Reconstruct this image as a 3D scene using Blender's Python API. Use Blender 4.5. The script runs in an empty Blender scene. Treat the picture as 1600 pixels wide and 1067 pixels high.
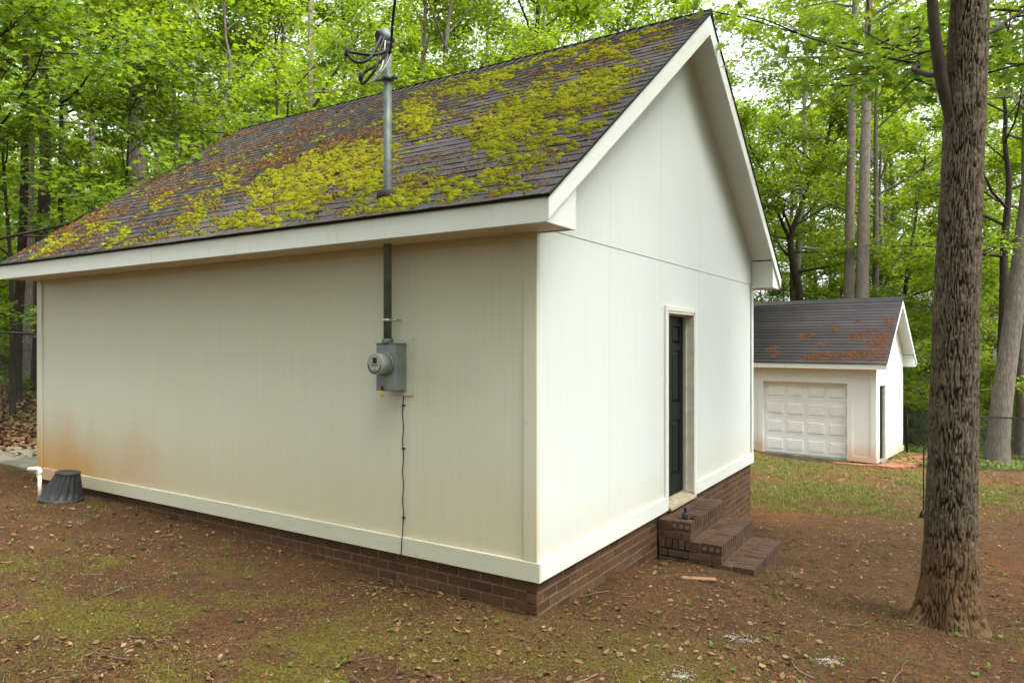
import bpy, bmesh, math, random
import numpy as np
from mathutils import Vector, Matrix

# ------------------------------------------------------------------ camera, sky, sun, exposure
scene = bpy.context.scene
COL = scene.collection
F_PX = 1108.0                                  # focal length in pixels of a 1600 px wide frame
CAM = np.array((2.577, -4.399, 1.716))
YAW = math.radians(32.48)
FWD = np.array((-math.sin(YAW), math.cos(YAW)))
RGT = np.array((math.cos(YAW), math.sin(YAW)))
cam_d = bpy.data.cameras.new('camera')
cam = bpy.data.objects.new('camera', cam_d)
COL.objects.link(cam)
cam.location = CAM
cam.rotation_euler = (math.radians(90), 0, YAW)
cam_d.sensor_width = 36.0
cam_d.lens = F_PX / 1600 * 36
cam_d.shift_y = 0.0016
cam_d.clip_start = 0.05
cam_d.clip_end = 2000
scene.camera = cam

SUN_EL, SUN_AZ = math.radians(60), math.radians(-8)     # azimuth counted from +X towards +Y
world = bpy.data.worlds.new('World')
scene.world = world
world.use_nodes = True
wt = world.node_tree
bg = wt.nodes['Background']
sky = wt.nodes.new('ShaderNodeTexSky')
sky.sky_type = 'NISHITA'
sky.sun_disc = False
sky.sun_elevation = SUN_EL
sky.sun_rotation = math.radians(90) - SUN_AZ
sky.air_density = 1.0
sky.dust_density = 4.0
sky.ozone_density = 1.0
hs = wt.nodes.new('ShaderNodeHueSaturation')           # thin overcast: the blue is nearly gone
hs.inputs['Saturation'].default_value = 0.30
wt.links.new(sky.outputs[0], hs.inputs['Color'])
wt.links.new(hs.outputs[0], bg.inputs['Color'])
bg.inputs['Strength'].default_value = 0.15
sun_d = bpy.data.lights.new('sun', 'SUN')
sun_d.energy = 1.0
sun_d.angle = math.radians(35)
sun_d.color = (1.0, 0.985, 0.95)
sun = bpy.data.objects.new('sun', sun_d)
COL.objects.link(sun)
sv = Vector((math.cos(SUN_EL) * math.cos(SUN_AZ), math.cos(SUN_EL) * math.sin(SUN_AZ), math.sin(SUN_EL)))
sun.rotation_euler = sv.to_track_quat('Z', 'Y').to_euler()
sun.location = (20, 0, 30)
vs = scene.view_settings
vs.view_transform = 'Standard'
vs.look = 'None'
vs.exposure = 2.05
vs.gamma = 1.0
vs.use_curve_mapping = False
scene.cycles.use_denoising = True
scene.cycles.max_bounces = 8
scene.cycles.transparent_max_bounces = 4
scene.cycles.diffuse_bounces = 4
scene.cycles.glossy_bounces = 2
scene.cycles.transmission_bounces = 5
scene.cycles.caustics_reflective = False
scene.cycles.caustics_refractive = False

# ------------------------------------------------------------------ helpers
def wpt(px, depth):
    """ground-plane point on the sight line of an image column at a given distance"""
    X = (px - 800.0) / F_PX * depth
    p = CAM[:2] + RGT * X + FWD * depth
    return float(p[0]), float(p[1])

def wpt3(px, py, depth):
    x, y = wpt(px, depth)
    return (x, y, float(CAM[2] - (py - 536.0) / F_PX * depth))

def hash2(ix, iy, seed):
    h = (ix.astype(np.int64) * 374761393 + iy.astype(np.int64) * 668265263 + seed * 1442695041) & 0x7fffffff
    h = ((h ^ (h >> 13)) * 1274126177) & 0x7fffffff
    h = (h ^ (h >> 16)) & 0x7fffffff
    return (h % 1000003) / 1000003.0

def vnoise(x, y, seed=0):
    x = np.asarray(x, float); y = np.asarray(y, float)
    ix = np.floor(x); iy = np.floor(y)
    fx = x - ix; fy = y - iy
    fx = fx * fx * (3 - 2 * fx); fy = fy * fy * (3 - 2 * fy)
    a = hash2(ix, iy, seed); b = hash2(ix + 1, iy, seed)
    c = hash2(ix, iy + 1, seed); d = hash2(ix + 1, iy + 1, seed)
    return (a * (1 - fx) + b * fx) * (1 - fy) + (c * (1 - fx) + d * fx) * fy

def fbm(x, y, seed=0, oct=4):
    s = 0; a = 0.5; t = 0
    for o in range(oct):
        s = s + a * vnoise(np.asarray(x) * 2 ** o, np.asarray(y) * 2 ** o, seed + o * 17)
        t += a; a *= 0.5
    return s / t

def sstep(a, b, x):
    t = np.clip((np.asarray(x, float) - a) / (b - a), 0, 1)
    return t * t * (3 - 2 * t)

def gz0(x, y):
    x = np.asarray(x, float); y = np.asarray(y, float)
    ky = 0.08 * sstep(-9.5, -1.0, x)
    yy = np.minimum(y, 30)
    z = -0.28 - ky * yy + 0.030 * np.clip(-x, 0, 9)
    z = z + 0.10 * np.clip(-x - 10.2, 0, 14) + 0.02 * np.clip(-x - 24, 0, 60)
    z = z - 0.07 * np.clip(y, -99, 0) * sstep(-1, -9.5, x)
    z = z - 0.13 * np.exp(-((x + 2.6) / 2.0) ** 2 - ((y - 18.0) / 1.6) ** 2)
    z = z + 0.10 * np.exp(-((x - 0.3) / 0.5) ** 2 - ((y - 1.6) / 0.9) ** 2)
    return z

def gz(x, y):
    x = np.asarray(x, float); y = np.asarray(y, float)
    b = 0.05 * (fbm(x * 0.9, y * 0.9, 3, 3) - 0.5) + 0.03 * (fbm(x * 4, y * 4, 9, 3) - 0.5)
    return gz0(x, y) + b

def gzf(x, y):
    return float(gz(np.array([x]), np.array([y]))[0])

def tag(o, label=None, cat=None, group=None, kind=None):
    if label: o['label'] = label
    if cat: o['category'] = cat
    if group: o['group'] = group
    if kind: o['kind'] = kind
    return o

def link(name, me, material=None, parent=None, loc=None, rot=None):
    o = bpy.data.objects.new(name, me)
    COL.objects.link(o)
    if material is not None and me is not None and len(me.materials) == 0:
        me.materials.append(material)
    if parent is not None: o.parent = parent
    if loc is not None: o.location = loc
    if rot is not None: o.rotation_euler = rot
    return o

def empty(name, loc=(0, 0, 0), rz=0.0):
    o = bpy.data.objects.new(name, None)
    COL.objects.link(o)
    o.location = loc
    o.rotation_euler = (0, 0, rz)
    o.empty_display_size = 0.2
    return o

def npmesh(name, V, faces, smooth=False, attrs=None):
    """mesh from a vertex array and a list of (n, k) index arrays"""
    me = bpy.data.meshes.new(name)
    V = np.asarray(V, np.float32)
    faces = [np.asarray(f, np.int32) for f in faces if len(f)]
    me.vertices.add(len(V))
    me.vertices.foreach_set('co', V.ravel())
    nl = sum(f.size for f in faces); npoly = sum(len(f) for f in faces)
    me.loops.add(nl)
    me.loops.foreach_set('vertex_index', np.concatenate([f.ravel() for f in faces]))
    me.polygons.add(npoly)
    starts = []; s = 0
    for f in faces:
        starts.append(s + np.arange(len(f)) * f.shape[1]); s += f.size
    me.polygons.foreach_set('loop_start', np.concatenate(starts).astype(np.int32))
    if smooth:
        me.polygons.foreach_set('use_smooth', np.ones(npoly, bool))
    if attrs:
        for k, v in attrs.items():
            a = me.attributes.new(k, 'FLOAT', 'POINT')
            a.data.foreach_set('value', np.asarray(v, np.float32))
    me.update(calc_edges=True)
    return me

class MB:
    """collects simple solids in one mesh"""
    def __init__(self): self.v = []; self.f = []
    def add(self, vs_, fs_):
        n = len(self.v)
        self.v += [tuple(p) for p in vs_]
        self.f += [tuple(i + n for i in f) for f in fs_]
        return self
    def box(self, x0, x1, y0, y1, z0, z1):
        v = [(x0, y0, z0), (x1, y0, z0), (x1, y1, z0), (x0, y1, z0), (x0, y0, z1), (x1, y0, z1), (x1, y1, z1), (x0, y1, z1)]
        return self.add(v, [(0, 3, 2, 1), (4, 5, 6, 7), (0, 1, 5, 4), (1, 2, 6, 5), (2, 3, 7, 6), (3, 0, 4, 7)])
    def prism(self, poly, axis, a, b):
        """polygon in the two other axes, extruded along axis from a to b"""
        def P(p, t):
            if axis == 'x': return (t, p[0], p[1])
            if axis == 'y': return (p[0], t, p[1])
            return (p[0], p[1], t)
        n = len(poly)
        v = [P(p, a) for p in poly] + [P(p, b) for p in poly]
        f = [tuple(range(n - 1, -1, -1)), tuple(range(n, 2 * n))]
        f += [(i, (i + 1) % n, n + (i + 1) % n, n + i) for i in range(n)]
        return self.add(v, f)
    def tube(self, pts, rad, sides=8, caps=True):
        pts = [Vector(p) for p in pts]
        if not hasattr(rad, '__len__'): rad = [rad] * len(pts)
        n0 = len(self.v)
        ref = None
        for i, p in enumerate(pts):
            t = (pts[min(i + 1, len(pts) - 1)] - pts[max(i - 1, 0)])
            t = t.normalized() if t.length > 1e-9 else Vector((0, 0, 1))
            if ref is None:
                ref = Vector((1, 0, 0)) if abs(t.x) < 0.8 else Vector((0, 1, 0))
            u = (ref - t * ref.dot(t)).normalized(); w = t.cross(u); ref = u
            for k in range(sides):
                a = 2 * math.pi * k / sides
                self.v.append(tuple(p + (u * math.cos(a) + w * math.sin(a)) * rad[i]))
        for i in range(len(pts) - 1):
            for k in range(sides):
                a = n0 + i * sides + k; b = n0 + i * sides + (k + 1) % sides
                self.f.append((a, b, b + sides, a + sides))
        if caps:
            self.f.append(tuple(n0 + k for k in range(sides - 1, -1, -1)))
            m = n0 + (len(pts) - 1) * sides
            self.f.append(tuple(m + k for k in range(sides)))
        return self
    def lathe(self, prof, sides=24, M=None, star=None):
        n0 = len(self.v)
        for i, (r, z) in enumerate(prof):
            for k in range(sides):
                a = 2 * math.pi * k / sides
                rr = r * (star(k, i) if star else 1)
                p = Vector((rr * math.cos(a), rr * math.sin(a), z))
                self.v.append(tuple(M @ p if M else p))
        for i in range(len(prof) - 1):
            for k in range(sides):
                a = n0 + i * sides + k; b = n0 + i * sides + (k + 1) % sides
                self.f.append((a, b, b + sides, a + sides))
        self.f.append(tuple(n0 + k for k in range(sides - 1, -1, -1)))
        m = n0 + (len(prof) - 1) * sides
        self.f.append(tuple(m + k for k in range(sides)))
        return self
    def mesh(self, name, smooth=False, bevel=0.0, jitter=0.0, seed=0):
        me = bpy.data.meshes.new(name)
        bm = bmesh.new()
        vv = [bm.verts.new(p) for p in self.v]
        for f in self.f:
            try: bm.faces.new([vv[i] for i in f])
            except ValueError: pass
        bmesh.ops.recalc_face_normals(bm, faces=bm.faces)
        if bevel > 0:
            bmesh.ops.bevel(bm, geom=list(bm.edges), offset=bevel, segments=1, affect='EDGES', profile=0.5)
        if jitter > 0:
            r = random.Random(seed)
            for v in bm.verts:
                v.co += Vector((r.uniform(-1, 1), r.uniform(-1, 1), r.uniform(-1, 1))) * jitter
        bm.to_mesh(me); bm.free()
        if smooth:
            for p in me.polygons: p.use_smooth = len(p.vertices) <= 4
        return me
    def build(self, name, material, parent=None, smooth=False, bevel=0.0, loc=None, rot=None, jitter=0.0):
        return link(name, self.mesh(name, smooth, bevel, jitter), material, parent, loc, rot)

# ------------------------------------------------------------------ material helpers
class NT:
    def __init__(self, name, rough=0.8, spec=0.3):
        self.m = bpy.data.materials.new(name)
        self.m.use_nodes = True
        self.t = self.m.node_tree
        self.b = self.t.nodes['Principled BSDF']
        self.out = self.t.nodes['Material Output']
        self.b.inputs['Roughness'].default_value = rough
        self.b.inputs['Specular IOR Level'].default_value = spec
    def n(self, typ, props=None, **inp):
        nd = self.t.nodes.new(typ)
        for k, v in (props or {}).items(): setattr(nd, k, v)
        for k, v in inp.items():
            key = int(k[1:]) if k[0] == 'i' and k[1:].isdigit() else k.replace('_', ' ')
            self.set(nd.inputs[key], v)
        return nd
    def set(self, sock, v):
        if isinstance(v, bpy.types.NodeSocket): self.t.links.new(v, sock)
        elif isinstance(v, bpy.types.Node): self.t.links.new(v.outputs[0], sock)
        else:
            if hasattr(sock.default_value, '__len__') and hasattr(v, '__len__') and len(v) == 3 and len(sock.default_value) == 4:
                v = (*v, 1)
            sock.default_value = v
    def math(self, op, a, b=0.5, c=None, clamp=False):
        nd = self.t.nodes.new('ShaderNodeMath'); nd.operation = op; nd.use_clamp = clamp
        self.set(nd.inputs[0], a); self.set(nd.inputs[1], b)
        if c is not None: self.set(nd.inputs[2], c)
        return nd.outputs[0]
    def mix(self, fac, a, b, mode='MIX'):
        nd = self.t.nodes.new('ShaderNodeMix'); nd.data_type = 'RGBA'; nd.blend_type = mode
        self.set(nd.inputs[0], fac); self.set(nd.inputs[6], a); self.set(nd.inputs[7], b)
        return nd.outputs[2]
    def ramp(self, fac, stops):
        nd = self.t.nodes.new('ShaderNodeValToRGB')
        e = nd.color_ramp.elements
        while len(e) < len(stops): e.new(0.5)
        for k, (p, c) in enumerate(stops):
            e[k].position = p
            e[k].color = (*c, 1) if hasattr(c, '__len__') else (c, c, c, 1)
        self.set(nd.inputs[0], fac)
        return nd.outputs[0]
    def noise(self, vec, scale, detail=4, rough=0.55, out=0):
        nd = self.n('ShaderNodeTexNoise', Scale=scale, Detail=detail, Roughness=rough)
        if vec is not None: self.set(nd.inputs['Vector'], vec)
        return nd.outputs[out]
    def obj(self): return self.n('ShaderNodeTexCoord').outputs['Object']
    def pos(self): return self.n('ShaderNodeNewGeometry').outputs['Position']
    def mapv(self, vec, scale=(1, 1, 1), loc=(0, 0, 0), rot=(0, 0, 0)):
        nd = self.n('ShaderNodeMapping')
        nd.inputs['Location'].default_value = loc; nd.inputs['Scale'].default_value = scale; nd.inputs['Rotation'].default_value = rot
        self.set(nd.inputs['Vector'], vec)
        return nd.outputs[0]
    def sep(self, vec):
        return self.n('ShaderNodeSeparateXYZ', Vector=vec).outputs
    def bump(self, h, strength=0.3, dist=0.01, normal=None):
        nd = self.n('ShaderNodeBump', Height=h, Strength=strength, Distance=dist)
        if normal is not None: self.set(nd.inputs['Normal'], normal)
        self.t.links.new(nd.outputs[0], self.b.inputs['Normal'])
        return nd.outputs[0]
    def col(self, c): self.set(self.b.inputs['Base Color'], c); return self
    def attr(self, name, out='Fac'):
        nd = self.n('ShaderNodeAttribute'); nd.attribute_name = name
        return nd.outputs[out]
    def rnd(self): return self.n('ShaderNodeObjectInfo').outputs['Random']

M = {}

def paint(name, base, stain, z0, z1, amount, xfun=None, dark=0.12):
    """white painted plywood siding: fine grooves, streaks, splashed red clay near the ground"""
    n = NT(name, 0.62, 0.3)
    o = n.obj(); s = n.sep(o)
    hor = n.math('ADD', s[0], s[1])
    streak = n.noise(n.mapv(o, (26, 26, 0.9)), 1.0, 4, 0.6)
    big = n.noise(o, 1.3, 4, 0.6)
    c = n.mix(n.math('MULTIPLY', n.ramp(streak, [(0.35, 0), (0.8, 1)]), dark * 1.6), base, tuple(v * 0.72 for v in base))
    c = n.mix(n.math('MULTIPLY', n.ramp(big, [(0.4, 0), (0.75, 1)]), dark), c, (base[0] * 0.80, base[1] * 0.84, base[2] * 0.70))
    warp = n.math('MULTIPLY', n.math('SUBTRACT', n.noise(n.mapv(o, (1.6, 1.6, 0.6)), 1.0, 5, 0.62), 0.5), (z1 - z0) * 0.7)
    zz = n.math('ADD', s[2], warp)
    low = n.n('ShaderNodeMapRange', {'interpolation_type': 'SMOOTHSTEP'}, Value=zz, i1=z1, i2=z0, i3=0.0, i4=1.0).outputs[0]
    amt = n.math('MULTIPLY', low, amount)
    if xfun:
        x0, x1, lo = xfun
        fx = n.n('ShaderNodeMapRange', {'interpolation_type': 'SMOOTHSTEP'}, Value=n.math('ADD', s[0], n.math('MULTIPLY', n.math('SUBTRACT', big, 0.5), 2.2)), i1=x0, i2=x1, i3=1.0, i4=lo).outputs[0]
        amt = n.math('MULTIPLY', amt, fx)
    c = n.mix(amt, c, stain)
    # little chips and specks
    sp = n.noise(o, 34, 2, 0.5)
    c = n.mix(n.math('MULTIPLY', n.ramp(sp, [(0.745, 0), (0.77, 1)]), 0.55), c, (0.16, 0.14, 0.10))
    n.col(c)
    wv = n.n('ShaderNodeTexWave', {'wave_type': 'BANDS', 'bands_direction': 'X', 'wave_profile': 'SIN'}, Scale=6.2, Distortion=0.6, Detail=1.0)
    n.set(wv.inputs['Vector'], n.n('ShaderNodeCombineXYZ', X=hor, Y=0.0, Z=n.math('MULTIPLY', s[2], 0.02)).outputs[0])
    g = n.ramp(wv.outputs[0], [(0.0, 0), (0.08, 1)])
    h = n.math('ADD', n.math('MULTIPLY', g, 0.25), n.math('MULTIPLY', n.noise(n.mapv(o, (60, 60, 3)), 1.0, 3), 0.5))
    n.bump(h, 0.16, 0.004)
    return n.m

CLAY = (0.52, 0.30, 0.10)
M['wall_side'] = paint('paint_shaded_side_wall', (0.645, 0.655, 0.535), CLAY, 0.10, 1.12, 1.0, (-7.1, -3.6, 0.30))  # shed's white paint, base yellowed to carry shade and green bounce on this side
M['wall_gable'] = paint('paint_lit_gable_wall', (0.645, 0.690, 0.645), (0.56, 0.47, 0.27), 0.10, 0.55, 0.30)  # same white paint, base cooler and lighter for the brighter lit gable
M['wall_garage'] = paint('paint_garage_wall', (0.75, 0.775, 0.745), CLAY, 0.05, 0.62, 0.62)

n = NT('paint_trim', 0.6, 0.3)
o_ = n.obj()
gr = n.noise(n.mapv(o_, (3.0, 3.0, 60)), 1.0, 4, 0.6)
cr = n.noise(n.mapv(o_, (5, 5, 70)), 1.0, 3, 0.6)
c_ = n.mix(n.ramp(gr, [(0.3, 0.0), (0.8, 0.35)]), (0.60, 0.60, 0.475), (0.44, 0.42, 0.29))
c_ = n.mix(n.ramp(cr, [(0.70, 0.0), (0.74, 0.7)]), c_, (0.25, 0.21, 0.13))
tx = n.n('ShaderNodeMapRange', {'interpolation_type': 'SMOOTHSTEP'}, Value=n.math('ADD', n.sep(o_)[0], n.math('MULTIPLY', n.noise(o_, 1.5, 4), 1.5)), i1=-4.0, i2=-6.6, i3=0.0, i4=0.75).outputs[0]
c_ = n.mix(tx, c_, (0.50, 0.33, 0.14))
n.col(c_); n.bump(gr, 0.25, 0.004)
M['trim'] = n.m
n = NT('paint_fascia', 0.55, 0.35)
o_ = n.obj()
gr = n.noise(n.mapv(o_, (2.0, 2.0, 45)), 1.0, 4, 0.6)
st = n.noise(n.mapv(o_, (14, 14, 1.2)), 1.0, 3, 0.6)
c_ = n.mix(n.ramp(gr, [(0.3, 0.0), (0.8, 0.25)]), (0.70, 0.735, 0.675), (0.54, 0.56, 0.47))
c_ = n.mix(n.ramp(st, [(0.62, 0.0), (0.78, 0.35)]), c_, (0.40, 0.38, 0.26))
n.col(c_); n.bump(gr, 0.22, 0.004)
M['fascia'] = n.m
n = NT('paint_soffit', 0.7, 0.2)
n.col(n.mix(n.noise(n.obj(), 3, 4), (0.60, 0.56, 0.47), (0.50, 0.44, 0.33)))
M['soffit'] = n.m

def simple(name, c, rough=0.6, spec=0.4, var=0.25, scale=20, metal=0.0, bumps=0.1):
    n = NT(name, rough, spec)
    no = n.noise(n.obj(), scale, 4)
    n.col(n.mix(n.ramp(no, [(0.3, 0), (0.7, 1)]), tuple(v * (1 - var) for v in c), tuple(min(1, v * (1 + var)) for v in c)))
    n.b.inputs['Metallic'].default_value = metal
    if bumps: n.bump(no, bumps, 0.004)
    return n.m

# shingles: dark weathered asphalt, each tab its own tone
def shingle_mat(name, c0, c1, lichen):
    n = NT(name, 0.92, 0.2)
    o = n.pos()
    big = n.noise(o, 1.1, 4, 0.6)
    mid = n.noise(o, 6, 4, 0.65)
    fine = n.noise(o, 260, 2, 0.6)
    r = n.attr('rnd') if name.endswith('field') else n.rnd()
    c = n.mix(r, c0, c1)
    c = n.mix(n.ramp(big, [(0.35, 0), (0.7, 0.6)]), c, tuple(v * 0.62 for v in c0))
    c = n.mix(n.ramp(mid, [(0.56, 0), (0.78, lichen)]), c, (0.14, 0.075, 0.022))
    c = n.mix(n.math('MULTIPLY', fine, 0.5), c, tuple(v * 0.35 for v in c0))
    n.col(c)
    n.bump(fine, 0.5, 0.004)
    return n.m
M['shingle'] = shingle_mat('asphalt_shingle', (0.076, 0.070, 0.067), (0.116, 0.108, 0.102), 0.35)
M['shingle_f'] = shingle_mat('asphalt_shingle_field', (0.076, 0.070, 0.067), (0.116, 0.108, 0.102), 0.45)
M['shingle_g'] = shingle_mat('grey_shingle_field', (0.062, 0.060, 0.062), (0.088, 0.085, 0.086), 0.30)

# brick: each brick takes its own tone from the object's random number
def brick_mat(name, cols, dirt, dirtf):
    n = NT(name, 0.9, 0.2)
    o = n.obj()
    r = n.rnd()
    c = n.ramp(r, [(i / max(1, len(cols) - 1), k) for i, k in enumerate(cols)])
    f = n.noise(n.pos(), 22, 5, 0.7)
    g = n.noise(n.pos(), 2.4, 3, 0.6)
    c = n.mix(n.ramp(f, [(0.35, 0), (0.75, 0.55)]), c, tuple(v * 0.45 for v in cols[0]))
    c = n.mix(n.math('MULTIPLY', n.ramp(g, [(0.35, 0), (0.7, 1)]), dirtf), c, dirt)
    n.col(c); n.bump(n.noise(n.pos(), 90, 4, 0.7), 0.5, 0.004)
    return n.m
M['brick'] = brick_mat('brown_brick', [(0.060, 0.031, 0.018), (0.095, 0.050, 0.026), (0.120, 0.066, 0.034), (0.075, 0.042, 0.026)], (0.125, 0.062, 0.028), 0.45)
M['step_brick'] = brick_mat('step_brick', [(0.070, 0.040, 0.026), (0.100, 0.058, 0.038), (0.125, 0.074, 0.050), (0.080, 0.046, 0.032)], (0.075, 0.042, 0.022), 0.5)
M['paver'] = brick_mat('red_paver', [(0.26, 0.10, 0.06), (0.33, 0.14, 0.08), (0.38, 0.17, 0.10), (0.24, 0.12, 0.085)], (0.22, 0.10, 0.05), 0.4)
M['mortar'] = simple('mortar', (0.15, 0.108, 0.066), 0.95, 0.1, 0.35, 30, 0, 0.4)
M['door_dark'] = simple('dark_green_door', (0.006, 0.009, 0.007), 0.55, 0.15, 0.15, 8, 0, 0.03)
M['wood_sill'] = simple('bare_wood_sill', (0.36, 0.31, 0.21), 0.75, 0.25, 0.3, 14, 0, 0.3)
M['jamb'] = simple('door_jamb_paint', (0.60, 0.58, 0.48), 0.65, 0.3, 0.12, 9, 0, 0.1)
M['dark_gap'] = simple('dark_gap', (0.03, 0.028, 0.022), 0.95, 0.1, 0.2, 20, 0, 0)
M['galv'] = simple('weathered_galvanised', (0.13, 0.16, 0.14), 0.55, 0.5, 0.3, 16, 0.35, 0.08)
M['meter_grey'] = simple('grey_meter_enamel', (0.20, 0.235, 0.225), 0.45, 0.5, 0.12, 9, 0.15, 0.05)
M['meter_white'] = simple('meter_plastic', (0.30, 0.32, 0.285), 0.4, 0.5, 0.06, 9, 0, 0)
M['cable'] = simple('black_cable', (0.018, 0.017, 0.016), 0.55, 0.4, 0.3, 30, 0, 0.05)
M['cable_bare'] = simple('bare_aluminium_wire', (0.35, 0.34, 0.31), 0.5, 0.5, 0.2, 30, 0.6, 0.05)
M['rubber'] = simple('black_rubber_boot', (0.022, 0.021, 0.020), 0.7, 0.3, 0.3, 20, 0, 0.1)
M['lead'] = simple('roof_flashing', (0.13, 0.13, 0.12), 0.6, 0.4, 0.3, 14, 0.2, 0.1)
M['yellow'] = simple('yellow_seal', (0.62, 0.42, 0.03), 0.5, 0.4, 0.1, 20, 0, 0)
M['pot'] = simple('black_plastic_pot', (0.028, 0.029, 0.030), 0.55, 0.4, 0.3, 7, 0, 0.05)
M['pvc'] = simple('white_pvc', (0.74, 0.71, 0.60), 0.4, 0.45, 0.1, 12, 0, 0.03)
M['fence'] = simple('black_fence_coating', (0.014, 0.015, 0.014), 0.5, 0.4, 0.2, 20, 0, 0)
M['iron'] = simple('dark_iron', (0.030, 0.024, 0.020), 0.6, 0.4, 0.3, 30, 0.3, 0.1)
M['steel'] = simple('satin_steel', (0.55, 0.54, 0.50), 0.3, 0.5, 0.1, 20, 0.9, 0)
M['concrete'] = simple('mossy_concrete', (0.20, 0.185, 0.14), 0.9, 0.2, 0.45, 2.2, 0, 0.4)
M['garage_door'] = simple('garage_door_white', (0.82, 0.85, 0.83), 0.5, 0.4, 0.035, 3, 0, 0.02)
M['lumber'] = simple('weathered_lumber', (0.27, 0.15, 0.085), 0.85, 0.2, 0.3, 10, 0, 0.3)
M['hole'] = simple('filled_core_hole', (0.145, 0.115, 0.085), 0.95, 0.1, 0.3, 40, 0, 0.2)
M['board'] = simple('board_paint', (0.58, 0.59, 0.48), 0.6, 0.3, 0.08, 12, 0, 0.05)
M['ash'] = simple('white_ash', (0.46, 0.46, 0.47), 0.95, 0.1, 0.25, 40, 0, 0.2)

def leafmat(name, cols, trans, tfac, rough=0.5, spec=0.35, bumpscale=0):
    n = NT(name, rough, spec)
    r = n.attr('rnd')
    ob = n.rnd()
    rr = n.math('FRACT', n.math('ADD', r, n.math('MULTIPLY', ob, 0.18)), 0)
    c = n.ramp(rr, [(i / max(1, len(cols) - 1), k) for i, k in enumerate(cols)])
    n.col(c)
    tr = n.n('ShaderNodeBsdfTranslucent')
    tc = n.mix(1.0, c, trans, 'MULTIPLY')
    n.set(tr.inputs['Color'], tc)
    mx = n.n('ShaderNodeMixShader', i0=tfac, i1=n.b.outputs[0], i2=tr.outputs[0])
    n.t.links.new(mx.outputs[0], n.out.inputs['Surface'])
    return n.m
LG = [(0.078, 0.125, 0.008), (0.110, 0.175, 0.010), (0.150, 0.215, 0.012), (0.088, 0.155, 0.014), (0.185, 0.235, 0.014)]
M['leaf'] = leafmat('green_leaf', LG, (2.3, 2.2, 1.3), 0.5)
M['leaf_oak'] = leafmat('oak_leaf', [(0.066, 0.125, 0.014), (0.095, 0.165, 0.016), (0.140, 0.21, 0.016), (0.062, 0.125, 0.024), (0.18, 0.235, 0.016)], (2.3, 2.2, 1.2), 0.45, 0.42, 0.45)
M['leaf_ground'] = leafmat('ground_cover_leaf', [(0.07, 0.12, 0.012), (0.10, 0.16, 0.015), (0.13, 0.19, 0.02), (0.15, 0.19, 0.03)], (1.6, 1.6, 1.0), 0.3)
M['grass'] = leafmat('grass_blade', [(0.08, 0.11, 0.012), (0.12, 0.15, 0.018), (0.16, 0.16, 0.03), (0.20, 0.17, 0.06)], (1.5, 1.5, 1.0), 0.3)
M['litter'] = leafmat('dead_leaf', [(0.11, 0.052, 0.022), (0.17, 0.085, 0.035), (0.24, 0.15, 0.075), (0.075, 0.036, 0.018), (0.32, 0.22, 0.12)], (1.0, 0.9, 0.7), 0.12, 0.75, 0.2)
M['chips'] = leafmat('litter_chips', [(0.055, 0.026, 0.012), (0.13, 0.065, 0.028), (0.22, 0.13, 0.06), (0.085, 0.042, 0.018), (0.34, 0.25, 0.14)], (1.0, 0.9, 0.7), 0.05, 0.85, 0.15)
M['twig'] = leafmat('twig_wood', [(0.075, 0.045, 0.028), (0.13, 0.085, 0.055), (0.22, 0.16, 0.11), (0.10, 0.06, 0.04)], (1, 1, 1), 0.0, 0.85, 0.2)
M['debris'] = leafmat('roof_debris', [(0.15, 0.058, 0.014), (0.22, 0.10, 0.026), (0.26, 0.14, 0.035), (0.11, 0.046, 0.016)], (1, 1, 1), 0.05, 0.9, 0.15)

n = NT('cushion_moss', 0.95, 0.1)
r_ = n.attr('rnd')
f1 = n.noise(n.pos(), 120, 3, 0.7); f2 = n.noise(n.pos(), 9, 3, 0.6)
c_ = n.ramp(n.math('ADD', n.math('MULTIPLY', r_, 0.6), n.math('MULTIPLY', f2, 0.4)), [(0.12, (0.125, 0.076, 0.012)), (0.30, (0.150, 0.138, 0.010)), (0.55, (0.215, 0.228, 0.007)), (0.85, (0.335, 0.335, 0.010))])
c_ = n.mix(n.ramp(f1, [(0.36, 0.65), (0.60, 0)]), c_, (0.050, 0.054, 0.004))
n.col(c_); n.bump(f1, 0.9, 0.012)
M['moss'] = n.m

def barkmat(name, c0, c1, c2, sx, sz, moss=0.0):
    n = NT(name, 0.92, 0.15)
    o = n.obj()
    v = n.mapv(o, (sx, sx, sz))
    w = n.noise(v, 1.0, 5, 0.65)
    vo = n.n('ShaderNodeTexVoronoi', {'feature': 'DISTANCE_TO_EDGE'}, Scale=1.0)
    wv = n.n('ShaderNodeVectorMath', {'operation': 'ADD'}, i0=v, i1=n.noise(v, 1.4, 3, 0.5, 1)).outputs[0]
    n.set(vo.inputs['Vector'], wv)
    h = n.math('ADD', n.math('MULTIPLY', n.ramp(vo.outputs[0], [(0.0, 0), (0.25, 1)]), 0.22), n.math('MULTIPLY', w, 0.85))
    c = n.ramp(h, [(0.15, c0), (0.55, c1), (0.95, c2)])
    if moss:
        g = n.noise(o, 1.7, 4, 0.6)
        c = n.mix(n.math('MULTIPLY', n.ramp(g, [(0.5, 0), (0.75, 1)]), moss), c, (0.09, 0.095, 0.03))
    n.col(c); n.bump(h, 0.7, 0.02)
    return n.m
M['bark_grey'] = barkmat('grey_bark', (0.055, 0.045, 0.036), (0.15, 0.13, 0.105), (0.26, 0.235, 0.20), 17, 3.0, 0.35)
M['bark_pale'] = barkmat('pale_bark', (0.09, 0.07, 0.052), (0.21, 0.175, 0.14), (0.33, 0.29, 0.245), 18, 3.4, 0.15)
M['bark_dark'] = barkmat('dark_bark', (0.014, 0.011, 0.009), (0.042, 0.033, 0.025), (0.085, 0.07, 0.055), 12, 3.0, 0.3)

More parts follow.
